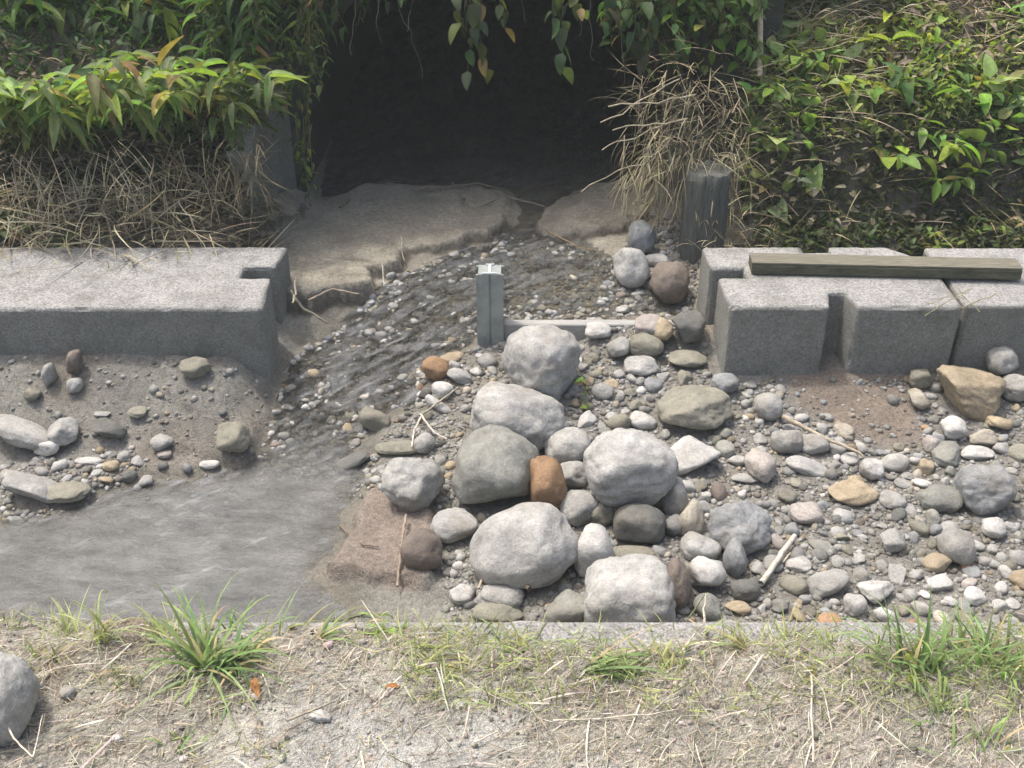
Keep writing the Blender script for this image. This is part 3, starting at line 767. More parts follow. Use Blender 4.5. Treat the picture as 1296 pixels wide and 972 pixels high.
 (1110, 748, 48, 32, 'white', 'jagged white stone near the wall on the right', dict(fl=.6, ang=.9, land='jagged white stone')),
 (1083, 766, 30, 30, 'pale grey', 'leaning pale stone left of the jagged white stone', dict(fl=.8, ang=.5)),
 (1050, 788, 32, 20, 'rusty orange', 'small orange brown stone right at the wall edge', dict(fl=.7)),
 (1010, 715, 34, 18, 'white', 'small flat white stone right of the pale stick', dict(fl=.5)),
 (1185, 712, 36, 24, 'tan', 'tan stone left of the grey boulder in the lower gravel', dict(fl=.6, rot=-15)),
 (1170, 742, 0, 0, None, None, None),
 (1258, 668, 30, 28, 'white', 'white stone below the smooth boulder near the right edge', dict(fl=.7)),
 (1020, 650, 44, 30, 'pinkish', 'dull pinkish stone left of the flat tan stone', dict(fl=.6)),
 (945, 605, 40, 14, 'grey', 'thin grey stone lying below the pinkish stone', dict(fl=.4)),
 # left mud flat
 (25, 548, 96, 36, 'grey', 'long low grey rock at the left edge on the mud', dict(fl=.6, rot=22, land='long rock at the left edge', ang=.5)),
 (79, 547, 38, 34, 'pale grey', 'pale angular stone right of the long rock at left', dict(fl=.7, ang=.6)),
 (60, 564, 34, 24, 'white', 'small pale stone in front of the long rock at left', dict(fl=.7, rot=10)),
 (139, 543, 44, 26, 'dark grey', 'dark wet wedge of stone alone on the left mud', dict(fl=.6, ang=.8, rot=18, land='dark wedge stone')),
 (247, 466, 40, 26, 'olive', 'olive oval stone in the shade of the left sill', dict(fl=.7, land='olive stone by the left sill')),
 (41, 499, 22, 18, 'olive', 'small olive stone on the upper left mud', dict(fl=.8)),
 (62, 474, 16, 30, 'grey', 'upright grey sliver on the mud below the left sill', dict(fl=1.2)),
 (94, 459, 18, 34, 'brown', 'dark brown sliver standing against the left sill', dict(fl=1.3, rot=12)),
 (95, 487, 20, 20, 'pale grey', 'small pale stone under the dark brown sliver', dict(fl=.8)),
 (295, 553, 42, 36, 'olive', 'flat-topped round stone at the broken mud edge by the stream', dict(fl=.7, boxy=3.4, land='flat-topped stone by the stream')),
 (42, 617, 74, 34, 'pale grey', 'pale flat pointed rock at the water edge on the left', dict(fl=.5, ang=.8, rot=20, land='pointed rock at the water edge')),
 (20, 604, 40, 20, 'grey', 'grey stone touching the pointed rock at the water edge', dict(fl=.5, rot=15)),
 (84, 622, 60, 26, 'olive', 'wet rock half under water beside the pointed rock', dict(fl=.35)),
 (112, 583, 34, 10, 'white', 'thin white flat stone above the pointed rock', dict(fl=.4)),
 (141, 589, 20, 14, 'tan', 'small tan stone right of the thin white one', dict(fl=.6)),
 (265, 587, 26, 12, 'white', 'flat white stone at the pool edge below the mud platform', dict(fl=.5)),
 (205, 560, 28, 22, 'grey', 'small grey stone on the mud left of the broken platform', dict(fl=.6)),
 (208, 575, 20, 12, 'pinkish', 'little pink stone in front of the small grey one', dict(fl=.6)),
 (129, 524, 22, 8, 'grey', 'sliver of stone behind the dark wedge stone', dict(fl=.4)),
 (174, 521, 24, 14, 'olive', 'low olive stone right of the dark wedge stone', dict(fl=.4)),
 # on the near wall
 (6, 884, 72, 112, 'grey', 'big smooth grey boulder cut by the lower left corner', dict(fl=1.0, sub=5, rot=-6)),
 (85, 877, 20, 18, 'pale grey', 'small pale stone in a hollow of the dry grass at lower left', dict(fl=.8)),
 (405, 905, 30, 16, 'white', 'white flat stone chip in the dry grass under a stem', dict(fl=.5, rot=12, ang=.8)),
]
for (px, py, w_, h_, c_, lab, kw) in ST:
    if lab is None: continue
    stone(px, py, w_, h_, c_, lab, **kw)

# --- scattered single stones: up to 300 stones in all
variants = [stone_mesh('stone', 900 + i, 3, random.choice([.4, .7, .9, 1.0]), .14, .03, random.choice([2.1, 2.4, 3.0])) for i in range(16)]
gravel_bar = [(560, 470), (640, 430), (760, 420), (905, 420), (912, 480), (960, 490), (1020, 505), (1090, 545), (1150, 520), (1180, 470), (1296, 480), (1296, 795), (860, 800), (860, 640), (760, 560), (700, 500)]
BARP = poly(gravel_bar, .06)
LEFTP = poly([(0, 560), (170, 572), (185, 600), (150, 602), (60, 640), (0, 645)], .04)
UPP = poly([(740, 420), (780, 300), (850, 280), (900, 300), (900, 480), (740, 480)], .05)
REG = [('right gravel bar', BARP, 160), ('left mud flat', LEFTP, 14), ('gravel beside the upper pool', UPP, 12)]
MUDP = poly([(985, 462), (1150, 470), (1170, 540), (1175, 562), (1110, 562), (1010, 520)], .06)
palette = [('pale grey', 26), ('grey', 30), ('white', 8), ('blue grey', 8), ('mottled grey', 8), ('tan', 5), ('buff', 6), ('pinkish', 2), ('brown', 2), ('olive', 14), ('dark grey', 3), ('rusty orange', .6)]
names_, wts = zip(*palette); wts = np.array(wts) / sum(wts)
small = []
HAND = [(a, b, r) for a, b, r in STONES]
def free(x, y, r, f=.85):
    for a, b, q in STONES:
        if (a - x) ** 2 + (b - y) ** 2 < ((r + q) * f) ** 2: return False
    return True
for reg, P, cnt in REG:
    lo, hi = P.min(0), P.max(0); k = 0; tries = 0
    while k < cnt and tries < 9000:
        tries += 1
        x_, y_ = rng.uniform(lo[0], hi[0]), rng.uniform(lo[1], hi[1])
        if sdist(np.array([x_]), np.array([y_]), P)[0] < 0: continue
        if reg == 'right gravel bar' and y_ < 1.80: continue
        if 3.36 < y_ < 3.96 and (x_ > .7 or x_ < -.85): continue
        t_ = tries / 3000
        r = max(.019, rng.lognormal(math.log(.032), .32) * (1 - .25 * min(t_, 1)))
        r = min(r, .058)
        if reg.startswith('left'): r *= .8
        if not free(x_, y_, r, .86): continue
        if sdist(np.array([x_]), np.array([y_]), MUDP)[0] > 0: continue
        STONES.append((x_, y_, r * .9)); c_ = names_[rng.choice(len(names_), p=wts)]
        small.append((x_, y_, r, c_, reg)); k += 1
# automatic labels: kind of stone + nearest landmark + rank
LANDP = np.array([(a, b) for _, a, b in LAND])
info = []
for (x_, y_, r, c_, reg) in small:
    d = np.hypot(LANDP[:, 0] - x_, LANDP[:, 1] - y_); i = int(np.argmin(d))
    size = 'tiny' if r < .028 else ('small' if r < .045 else 'fist-sized')
    dx, dy = x_ - LANDP[i, 0], y_ - LANDP[i, 1]
    rel = ('left of' if dx < 0 else 'right of') if abs(dx) > abs(dy) else ('behind' if dy > 0 else 'in front of')
    info.append([(size, c_, rel, i), d[i], x_, y_, r, c_, reg])
from collections import defaultdict
gr = defaultdict(list)
for k, it in enumerate(info): gr[it[0]].append(k)
ORD = ['nearest', 'second nearest', 'third nearest', 'fourth nearest', 'fifth nearest', 'sixth nearest', 'seventh nearest', 'eighth nearest']
for key, ks in gr.items():
    ks.sort(key=lambda k: info[k][1])
    for rank, k in enumerate(ks):
        it = info[k]; size, c_, rel, i = key
        lm = LAND[i][0]
        lab = f'{size} {c_} stone {rel} the {lm}' + ('' if len(ks) == 1 else f', {ORD[min(rank, 7)]}')
        ang = random.uniform(0, 6.28); fl = random.uniform(.35, .75); el = random.uniform(.65, 1.0)
        x_, y_, r = it[2], it[3], it[4]
        o = bpy.data.objects.new('stone', random.choice(variants)); COL.objects.link(o)
        o.scale = (r, r * el, r * fl); o.location = (x_, y_, H(x_, y_) + r * fl * .42)
        o.rotation_euler = (random.gauss(0, .18), random.gauss(0, .18), ang)
        b = COLS[c_]; j = random.uniform(.82, 1.15); o.color = (b[0] * j, b[1] * j, b[2] * j, 1)
        tag(o, lab, 'stone', 'loose stones of the ' + it[6])

# --- fine gravel (stuff): thousands of pebbles
def pebble_t(seed, sub):
    me = stone_mesh('tmp', seed, sub, random.choice([.3, .7, .9]), .2, .04, 2.3)
    V = np.array([v.co[:] for v in me.vertices]); Fc = [tuple(p.vertices) for p in me.polygons]; bpy.data.meshes.remove(me); return V, Fc
PT1 = [pebble_t(40 + i, 1) for i in range(8)]; PT2 = [pebble_t(60 + i, 2) for i in range(10)]
gbag = Bag()
palc = np.array([COLS[n_] for n_ in names_])
def scatter_pebbles(P, n, r0, sg, rmax, T, bedmix=0, avoid=True, cond=None, pal=None, dark=1.0, sinkf=.2):
    lo, hi = P.min(0), P.max(0)
    x_ = rng.uniform(lo[0], hi[0], n * 3); y_ = rng.uniform(lo[1], hi[1], n * 3)
    ok = sdist(x_, y_, P) > 0
    ok &= (y_ > 1.77) & ~((y_ > 3.39) & (y_ < 3.95) & ((x_ > .72) | (x_ < -.86)))
    x_, y_ = x_[ok][:n], y_[ok][:n]
    r = np.minimum(rng.lognormal(math.log(r0), sg, len(x_)), rmax)
    if cond is not None:
        k = cond(x_, y_); x_, y_, r = x_[k], y_[k], r[k]
    if avoid:
        k = np.ones(len(x_), bool)
        for a, b, q in STONES: k &= (x_ - a) ** 2 + (y_ - b) ** 2 > (q * .8) ** 2
        x_, y_, r = x_[k], y_[k], r[k]
    fl = rng.uniform(.4, .85, len(x_)); el = rng.uniform(.6, 1, len(x_))
    z_ = ground(x_, y_) + r * fl * sinkf
    R = frames(rng.uniform(0, 6.28, len(x_)), rng.normal(0, .25, len(x_)), r, r * el, r * fl)
    ci = rng.choice(len(names_), len(x_), p=wts); c = palc[ci] * (rng.uniform(.5, 1.1, len(x_))[:, None]) * dark
    ti = rng.integers(0, len(T), len(x_))
    for t in range(len(T)):
        m_ = ti == t; gbag.add(T[t], R[m_], np.stack([x_, y_, z_], 1)[m_], c[m_])
FULL = poly([(420, 610), (545, 470), (590, 430), (640, 425), (740, 415), (790, 300), (850, 270), (900, 300), (905, 470), (1300, 440), (1400, 800), (560, 805), (560, 640)], .05)
clump = lambda lo_: (lambda a, b: fbm(a, b, 3.5, 3, 3) + rng.normal(0, .15, len(a)) > lo_)
muddy = lambda a, b: ~((sdist(a, b, poly([(990, 470), (1160, 500), (1165, 560), (1110, 570), (1000, 520)], .06)) > 0) & (rng.random(len(a)) < .8))
scatter_pebbles(FULL, 2300, .0135, .38, .026, PT2, cond=lambda a, b: clump(-.35)(a, b) & muddy(a, b))
scatter_pebbles(FULL, 14000, .0062, .4, .014, PT1, cond=lambda a, b: clump(-.45)(a, b) & muddy(a, b))
RB = poly([(600, 420), (640, 300), (800, 300), (900, 400), (760, 420), (600, 470)], .0)
RIF = poly([(345, 470), (400, 420), (470, 380), (520, 330), (640, 300), (800, 310), (890, 400), (640, 410), (600, 440), (540, 480), (530, 520), (460, 560), (470, 600), (330, 600), (320, 560)], -.02)
scatter_pebbles(RIF, 4200, .010, .4, .024, PT2, dark=1.2, sinkf=.1, cond=lambda a, b: sdist(a, b, STREAM) > .02)
scatter_pebbles(LEFTP, 700, .009, .4, .02, PT1, cond=lambda a, b: fbm(a, b, 5, 3, 4) > -.05)
ML = poly([(0, 450), (340, 455), (330, 600), (0, 640)], .08)
scatter_pebbles(ML, 420, .007, .5, .02, PT1)
me = gbag.mesh('gravel')
tag(link('gravel', me, M_GRAVEL), 'fine mixed gravel spread over the stream bed and the bars', 'gravel', kind='stuff')

# ------------------------------------------------------------------ sticks and stems
def stick(name, pix, r0, r1, colr, label, lift=.012, n=8, amp=.01, cat='stick', ext=None, lifts=None):
    P = []
    for k, (a, b) in enumerate(pix):
        g = on_ground(a, b); g[2] += lift if lifts is None else lifts[k]
        # keep it on the same sight line after lifting
        p = on_z(a, b, g[2]); P.append(np.array([p[0], p[1], g[2]]))
    pts = []
    for a, b in zip(P[:-1], P[1:]): pts += wander(a, b, n, amp)[:-1]
    pts.append(P[-1]); N = len(pts)
    bag = Bag(); tube(bag, pts, [r0 + (r1 - r0) * i / (N - 1) for i in range(N)], colr, 7)
    org = P[0]
    o = link(name, bag.mesh(name, org), M_WOOD, None, org); tag(o, label, cat); return o
stick('stick', [(990, 526), (1040, 552), (1092, 577)], .009, .004, (.42, .36, .27), 'bleached stick lying across the gravel from the oval stone', .04)
stick('stick', [(1006, 678), (963, 738)], .008, .009, (.55, .52, .44), 'straight pale stick leaning on the gravel right of the blue grey rock', .03, amp=.004)
stick('twig', [(532, 524), (550, 548), (566, 556)], .004, .003, (.60, .52, .45), 'thin pale forked twig, its right arm, above the oval stone', .03, cat='twig')
stick('twig', [(534, 526), (524, 545), (521, 566)], .0035, .003, (.62, .56, .48), 'thin pale twig hanging straight toward the oval stone', .03, cat='twig')
stick('twig', [(534, 524), (560, 505), (580, 490)], .004, .003, (.36, .33, .25), 'dull brown twig running up to the white stones of the riffle', .03, cat='twig')
stick('stick', [(514, 652), (508, 690), (503, 742)], .005, .004, (.30, .24, .18), 'brown reed stem lying down the right side of the mud slab', .03, amp=.012)
stick('stick', [(620, 706), (645, 725), (670, 745)], .009, .007, (.24, .20, .15), 'thick brown stick in front of the largest pale boulder', .05)
stick('stick', [(606, 745), (616, 715)], .004, .003, (.50, .42, .32), 'short tan stick end beside the thick brown stick', .05)
stick('stick', [(1000, 700), (990, 712)], .003, .003, (.5, .45, .35), 'tiny twig piece near the straight pale stick', .02)
stick('twig', [(430, 665), (400 + 60, 690), (480, 692)], .003, .002, (.22, .17, .12), 'small crooked dark twig lying on the mud slab', .008, cat='twig')
stick('stick', [(573, 232), (588, 252)], .008, .006, (.38, .35, .28), 'short pale stick end at the culvert mouth', .03)
stick('stick', [(430, 262), (480, 232), (560, 224)], .005, .004, (.25, .22, .16), 'thin dark branch lying behind the silt slab', .02)
stick('stick', [(368, 368), (385, 392), (415, 408)], .006, .004, (.36, .33, .24), 'bent dry stem at the end of the left sill', .03, amp=.02)
stick('stick', [(374, 352), (370, 384)], .005, .004, (.36, .33, .24), 'short upright dry stem at the end of the left sill', .04, amp=.02)

stick('root', [(508, 300), (512, 330)], .003, .002, (.45, .40, .3), 'thin pale root hanging over the broken silt edge', .02, cat='root')
stick('root', [(484, 335), (486, 362)], .003, .003, (.6, .55, .45), 'short white root in the hollow of the silt edge', .03, cat='root')
stick('root', [(690, 290), (730, 312), (760, 318)], .004, .002, (.30, .22, .13), 'brown root lying in the water below the right silt patch', .02, cat='root')
stick('root', [(390, 380), (420, 366), (455, 372)], .005, .003, (.33, .27, .2), 'crooked root on the silt lump beside the riffle', .02, cat='root')
stick('root', [(520, 240), (600, 232), (640, 240)], .006, .003, (.2, .17, .12), 'dark drift branch across the culvert floor', .02, cat='root')
stick('root', [(690, 262), (640, 248), (605, 262)], .004, .003, (.3, .26, .19), 'grey drift twig at the culvert mouth centre', .02, cat='root')
# pale bamboo stake top centre right
p0 = at_y(963, -40, 4.9); p1 = at_y(962, 96, 4.62)
bag = Bag(); tube(bag, wander(p0, p1, 8, .003), [.012] * 9, (.55, .47, .33), 8)
o = link('bamboo_stake', bag.mesh('bamboo_stake', p1), M_WOOD, None, p1); tag(o, 'pale bamboo stake standing upright in the right bank', 'stake')

# ------------------------------------------------------------------ vegetation builders
DOWN = np.array([0, 0, -1.0])
def orient(dirs, ups, w_, l_):
    """leaf axes: z along dirs, y (bend side) chosen so leaves bend downwards"""
    z_ = dirs / np.linalg.norm(dirs, axis=1)[:, None]
    y_ = DOWN - (z_ @ DOWN)[:, None] * z_ + ups * .35
    y_ -= (y_ * z_).sum(1)[:, None] * z_
    y_ /= np.linalg.norm(y_, axis=1)[:, None] + 1e-9
    x_ = np.cross(y_, z_)
    return np.stack([x_ * w_[:, None], y_ * l_[:, None], z_ * l_[:, None]], -1)
def shrub(name, base, tips, nleaf, L, Wd, colr, label, cat='shrub', tmpl=LL, stemr=.004, arch_=.25, group=None, droop=.5, yellow=.15, t0=.35):
    base = np.array(base, float); root = empty(name, base); tag(root, label, cat, group)
    sb = Bag(); lb = Bag(); Ls = []; Ds = []
    for tip in tips:
        tip = np.array(tip, float); b = base + rng.normal(0, .05, 3) * [1.5, 1, 0]
        mid = (b + tip) / 2 + np.array([0, 0, arch_ * np.linalg.norm(tip - b)]) + rng.normal(0, .02, 3)
        pts = [(1 - t) ** 2 * b + 2 * t * (1 - t) * mid + t * t * tip for t in np.linspace(0, 1, 9)]
        tube(sb, pts, np.linspace(stemr, stemr * .4, 9), (.12, .11, .05), 4)
        for j in range(nleaf):
            t = t0 + (1 - t0) * (j + rng.random() * .6) / nleaf; k = min(int(t * 8), 7); f = t * 8 - k
            p = pts[k] * (1 - f) + pts[k + 1] * f if k < 8 else pts[8]
            d = pts[k + 1] - pts[k]; d /= np.linalg.norm(d)
            sd_ = np.cross(d, [0, 0, 1.0]); sd_ /= np.linalg.norm(sd_) + 1e-9
            Ls.append(p); Ds.append(d * .5 + sd_ * (1 if j % 2 else -1) * rng.uniform(.6, 1.1) + rng.normal(0, .3, 3) + DOWN * droop * rng.random())
    Ls = np.array(Ls); Ds = np.array(Ds); n_ = len(Ls)
    sc = rng.uniform(.4, 1.15, n_)
    R = orient(Ds, rng.normal(0, .5, (n_, 3)), Wd * sc, L * sc)
    C = jit(colr, n_, .28, .10); yl = rng.random(n_) < yellow; C[yl] *= [1.5, 1.25, .7]; br = rng.random(n_) < .05; C[br] = jit((.28, .2, .1), int(br.sum()), .2)
    ti = rng.integers(0, len(tmpl), n_)
    for t in range(len(tmpl)): lb.add(tmpl[t], R[ti == t], Ls[ti == t], C[ti == t])
    link('stems', sb.mesh('stems', base), M_WOOD, root); link('foliage', lb.mesh('foliage', base), M_LEAF, root)
    return root
def tips_px(n, x0, x1, fy, Y0, Y1):
    out = []
    for i in range(n):
        a = x0 + (x1 - x0) * (i + rng.random()) / n
        lo_, hi_ = fy(a); out.append(at_y(a, rng.uniform(lo_, hi_), rng.uniform(Y0, Y1)))
    return out
G_BRIGHT = (.21, .29, .125); G_MID = (.10, .165, .065); G_DARK = (.045, .09, .035)
# left bank: three shoots of drooping lance leaves, a dark leafy mass behind, finer leaves by the mouth
shrub('leafy_shrub', on_z(60, 190, .62) * [1, 1, 1], tips_px(30, -40, 120, lambda a: (85, 150), 3.95, 4.35), 9, .17, .040, G_BRIGHT, 'bright green shrub with drooping long leaves at the left picture edge')
shrub('leafy_shrub', at_y(190, 190, 4.5), tips_px(30, 100, 240, lambda a: (62, 135), 4.0, 4.4), 9, .17, .040, G_BRIGHT, 'bright shrub of drooping long leaves, middle one above the left sill')
shrub('leafy_shrub', at_y(290, 200, 4.5), tips_px(22, 220, 350, lambda a: (75, 140), 4.1, 4.45), 8, .16, .038, tuple(.8 * v for v in G_BRIGHT), 'green shrub of drooping long leaves nearest the culvert on the left bank')
shrub('leafy_shrub', at_y(100, 30, 5.2), tips_px(46, -40, 260, lambda a: (-60, 55), 4.6, 5.0), 9, .18, .05, G_MID, 'darker large-leaved shrub behind the bright ones at top left', cat='shrub')
shrub('leafy_shrub', at_y(330, 10, 5.1), tips_px(50, 240, 425, lambda a: (-50, 90 if a < 380 else 45), 4.45, 4.8), 14, .10, .022, G_MID, 'shrub with small narrow leaves at the top left of the culvert mouth', yellow=.25)
shrub('creeping_vine', at_y(395, 0, 4.62), [at_y(a, b, 4.5) for a, b in ((352, 150), (372, 180), (390, 150), (405, 110), (415, 80), (380, 240), (398, 90), (362, 110), (345, 175))], 20, .045, .022, (.10, .15, .05), 'thin vine hanging down the left side of the culvert mouth', cat='vine', tmpl=LO, stemr=.003, arch_=.02, t0=.1)
shrub('creeping_vine', at_y(385, 150, 4.5), [at_y(a, b, 4.4) for a, b in ((388, 235), (398, 250), (380, 210), (392, 262))], 9, .05, .02, (.13, .18, .06), 'short trailing weed at the foot of the left culvert wall', cat='vine', tmpl=LO, stemr=.003, arch_=.02)
# hanging over the mouth
for (a0, pts_, lab) in ((600, ((585, 45), (605, 60), (590, 105), (620, 95), (640, 40)), 'pair of dull leaves on stems hanging from the culvert top, left one'),
                        (715, ((700, 30), (713, 92), (740, 20)), 'single long leaf hanging in front of the dark culvert'),
                        (790, ((760, 35), (800, 60), (815, 95), (835, 40)), 'leafy stems hanging at the top right of the culvert mouth')):
    shrub('hanging_vine', at_y(a0, -60, 4.55), [at_y(a, b, 4.45) for a, b in pts_], 7, .09, .05, (.06, .09, .045), lab, cat='vine', tmpl=LO, stemr=.003, arch_=.0, droop=1.2, t0=.3)
shrub('leafy_shrub', at_y(830, -30, 4.9), tips_px(46, 760, 900, lambda a: (-40, 60 + (a - 760) * .4), 4.55, 4.85), 12, .07, .045, (.10, .17, .06), 'dark leafy growth over the right shoulder of the culvert mouth', tmpl=LO, yellow=.2)
shrub('leafy_shrub', at_y(420, -60, 4.9), tips_px(44, 385, 520, lambda a: (-60, 70 - (a - 385) * .5), 4.6, 4.85), 12, .07, .025, (.06, .11, .04), 'shaded leafy growth over the left shoulder of the culvert mouth', yellow=.1)
shrub('leafy_shrub', at_y(340, 120, 4.9), tips_px(11, 300, 420, lambda a: (60, 200 if a < 370 else 150), 4.42, 4.62), 11, .055, .02, (.10, .16, .055), 'thin small-leaved growth climbing the left wing wall', yellow=.3, tmpl=LO)
shrub('leafy_shrub', at_y(920, -20, 5.0), tips_px(50, 850, 985, lambda a: (-40, 95), 4.6, 4.9), 11, .075, .045, (.12, .20, .07), 'leafy growth between the culvert mouth and the bamboo stake', tmpl=LO, yellow=.25)
shrub('leafy_shrub', at_y(300, 20, 4.9), tips_px(30, 255, 345, lambda a: (-30, 90), 4.4, 4.6), 10, .12, .03, (.07, .13, .045), 'dark narrow-leaved growth left of the culvert wing wall', yellow=.1)
# thin hanging roots
rb = Bag()
for a in (445, 470, 505, 540, 585, 592, 660, 715, 740, 780):
    y1 = rng.uniform(20, 130); tube(rb, wander(at_y(a + rng.normal(0, 6), -30, 4.56), at_y(a + rng.normal(0, 12), y1, 4.5), 8,   .02), .0016, (.09, .09, .07), 4)
o_ = at_y(600, -30, 4.56); o = link('hanging_roots', rb.mesh('hanging_roots', o_), M_WOOD, None, o_); tag(o, 'thin bare roots dangling in front of the dark culvert', 'roots', kind='stuff')

# right bank: broad-leaved weeds, each its own
def weed(px, py, n, L, Wd, colr, lab, name='broadleaf_weed', tmpl=LO, spread=.16, cat='weed'):
    g = on_ground(px, py); g[2] -= .02
    tips = []
    for i in range(n):
        a = rng.uniform(0, 6.28); tips.append(g + np.array([math.cos(a) * spread, math.sin(a) * spread * .8 - .03, rng.uniform(.05, .16)]) * rng.uniform(.5, 1))
    return shrub(name, g, tips, 5, L, Wd, colr, lab, cat, tmpl, .003, .35, droop=.3, yellow=.3)
weed(945, 60, 5, .08, .05, (.24, .34, .07), 'yellow green weed leaf clump beside the bamboo stake')
weed(890, 40, 9, .09, .06, (.07, .14, .05), 'dark green round-leaved weed left of the bamboo stake', spread=.25)
weed(1030, 85, 9, .08, .055, (.22, .33, .08), 'bright round-leaved weed in the middle of the right bank')
weed(1140, 60, 6, .12, .04, (.28, .38, .08), 'yellow green upright weed near the top of the right bank', tmpl=LL)
weed(1090, 130, 8, .09, .055, (.24, .34, .08), 'bright heart-leaved weed right of the middle of the bank')
weed(1155, 205, 8, .10, .055, (.18, .29, .08), 'broad-leaved weed overhanging the shaded bank face', spread=.2)
weed(1215, 195, 8, .11, .045, (.20, .31, .09), 'large-leaved weed at the right on the lip of the bank', tmpl=LL, spread=.22)
weed(1200, 235, 5, .10, .04, (.14, .24, .05), 'small bright weed just under the lip of the bank', tmpl=LL)
weed(1260, 120, 9, .11, .05, (.12, .22, .055), 'leafy weed near the right picture edge on the bank', spread=.22)
weed(1180, 120, 8, .10, .05, (.10, .19, .05), 'mid green weed above the overhanging broad-leaved one', spread=.22)
weed(985, 130, 8, .06, .04, (.09, .17, .04), 'small weed under the end of the bamboo stake', spread=.2)
weed(860, 20, 8, .08, .05, (.06, .11, .045), 'shaded weed at the top right corner of the culvert', spread=.22)
weed(1000, 245, 6, .06, .04, (.17, .19, .14), 'pale grey-leaved weed on the shaded face behind the notched block', spread=.14)
weed(1250, 300, 9, .05, .02, (.15, .22, .06), 'small wispy weed growing behind the plain right block', tmpl=LL, spread=.12)
weed(1185, 318, 8, .05, .02, (.20, .26, .07), 'yellow green sprout on top of the right blocks by the board', tmpl=LL, spread=.08)
weed(1120, 352, 3, .03, .012, (.18, .24, .06), 'tiny sprout on the board edge', tmpl=LL, spread=.04)
weed(12, 300, 4, .09, .07, (.14, .19, .11), 'pale round leaf plant behind the left sill at the picture edge', spread=.08)
weed(85, 318, 4, .07, .04, (.15, .21, .10), 'small weed lying on the back of the left sill', spread=.08)
weed(740, 508, 2, .03, .015, (.14, .26, .04), 'tiny bright sprout beside the boulder in front of the board', spread=.03)

# ground cover on the banks (stuff)
def bank_points(n, x0, x1, y0, y1, fn=None):
    x_ = rng.uniform(x0, x1, n); y_ = rng.uniform(y0, y1, n); z_, s_, sl_, bk, fm_, w_ = ground(x_, y_, True)
    k = bk > .3
    if fn is not None: k &= fn(x_, y_)
    return x_[k], y_[k], z_[k]
cb = Bag()
def cover(n, x0, x1, y0, y1, L, Wd, colr, tm, th=(.2, 1.3), lift=.03, fn=None, v=.25):
    x_, y_, z_ = bank_points(n, x0, x1, y0, y1, fn); m = len(x_)
    R = frames(rng.uniform(0, 6.28, m), rng.uniform(th[0], th[1], m), Wd * rng.uniform(.6, 1.3, m), L * rng.uniform(.6, 1.3, m), L * rng.uniform(.6, 1.3, m), rng.normal(0, .5, m))
    T_ = np.stack([x_, y_, z_ + rng.uniform(-.01, lift, m)], 1); C = jit(colr, m, v, .08); ti = rng.integers(0, len(tm), m)
    for t in range(len(tm)): cb.add(tm[t], R[ti == t], T_[ti == t], C[ti == t])
patch = lambda f, lo_, sd__: (lambda a, b: fbm(a, b, f, 3, sd__) > lo_)
cover(16000, .9, 3.2, 4.42, 6.3, .030, .022, (.23, .29, .085), LR, fn=patch(2.2, -.25, 2), lift=.04)
cover(9000, .9, 3.2, 4.42, 6.3, .055, .020, (.26, .32, .10), LO, fn=patch(1.6, -.1, 5), lift=.05)
cover(7000, .9, 3.2, 4.42, 6.3, .09, .004, (.30, .33, .14), BL, fn=patch(1.9, -.1, 6), lift=.02)
cover(5200, .9, 3.2, 4.34, 6.3, .075, .048, (.23, .32, .11), LO, fn=patch(1.5, -.15, 4), lift=.08, v=.35)
cover(500, .9, 3.2, 4.3, 6.0, .11, .075, (.26, .34, .13), LO, fn=patch(1.5, -.05, 7), lift=.10)
cover(3000, .95, 3.2, 4.1, 4.5, .05, .022, (.08, .10, .05), LO, lift=.04)
cover(9000, -3.4, -1.0, 4.3, 6.3, .06, .022, (.055, .10, .035), LO, fn=patch(1.6, -.3, 5), lift=.06)
cover(3500, -3.4, -1.0, 4.1, 4.5, .05, .02, (.045, .065, .03), LO, lift=.04)
x_ = rng.uniform(.97, 3.2, 3200); y_ = rng.uniform(3.94, 4.25, 3200); m = len(x_)
R_ = frames(rng.uniform(0, 6.28, m), rng.uniform(.2, 1.4, m), .018, .04, .04, rng.normal(0, .5, m))
cb.add(LO[1], R_, np.stack([x_, y_, ground(x_, y_) + rng.uniform(0, .04, m)], 1), jit((.075, .095, .045), m, .35, .1))
tag(link('ground_cover', cb.mesh('ground_cover'), M_LEAF), 'low creeping leaves and grass covering both banks', 'ground cover', kind='stuff')
# far grass over the plateau and embankment for other views
eb = Bag(); m = 5000
x_ = rng.uniform(-1.5, 1.5, m); y_ = rng.uniform(HY + .1, 7, m); z_ = 1.5 + .10 * fbm(x_, y_, 2, 4, 3) + .02 * (y_ - HY) - .35 * sm(y_, HY + .25, HY + .05)
eb.add(BL[3], frames(rng.uniform(0, 6.28, m), rng.uniform(.1, .8, m), .006, .16, .16), np.stack([x_, y_, z_ - .01], 1), jit(G_MID, m))
tag(link('embankment_grass', eb.mesh('embankment_grass'), M_GRASS), 'grass over the top of the culvert', 'grass', kind='stuff')

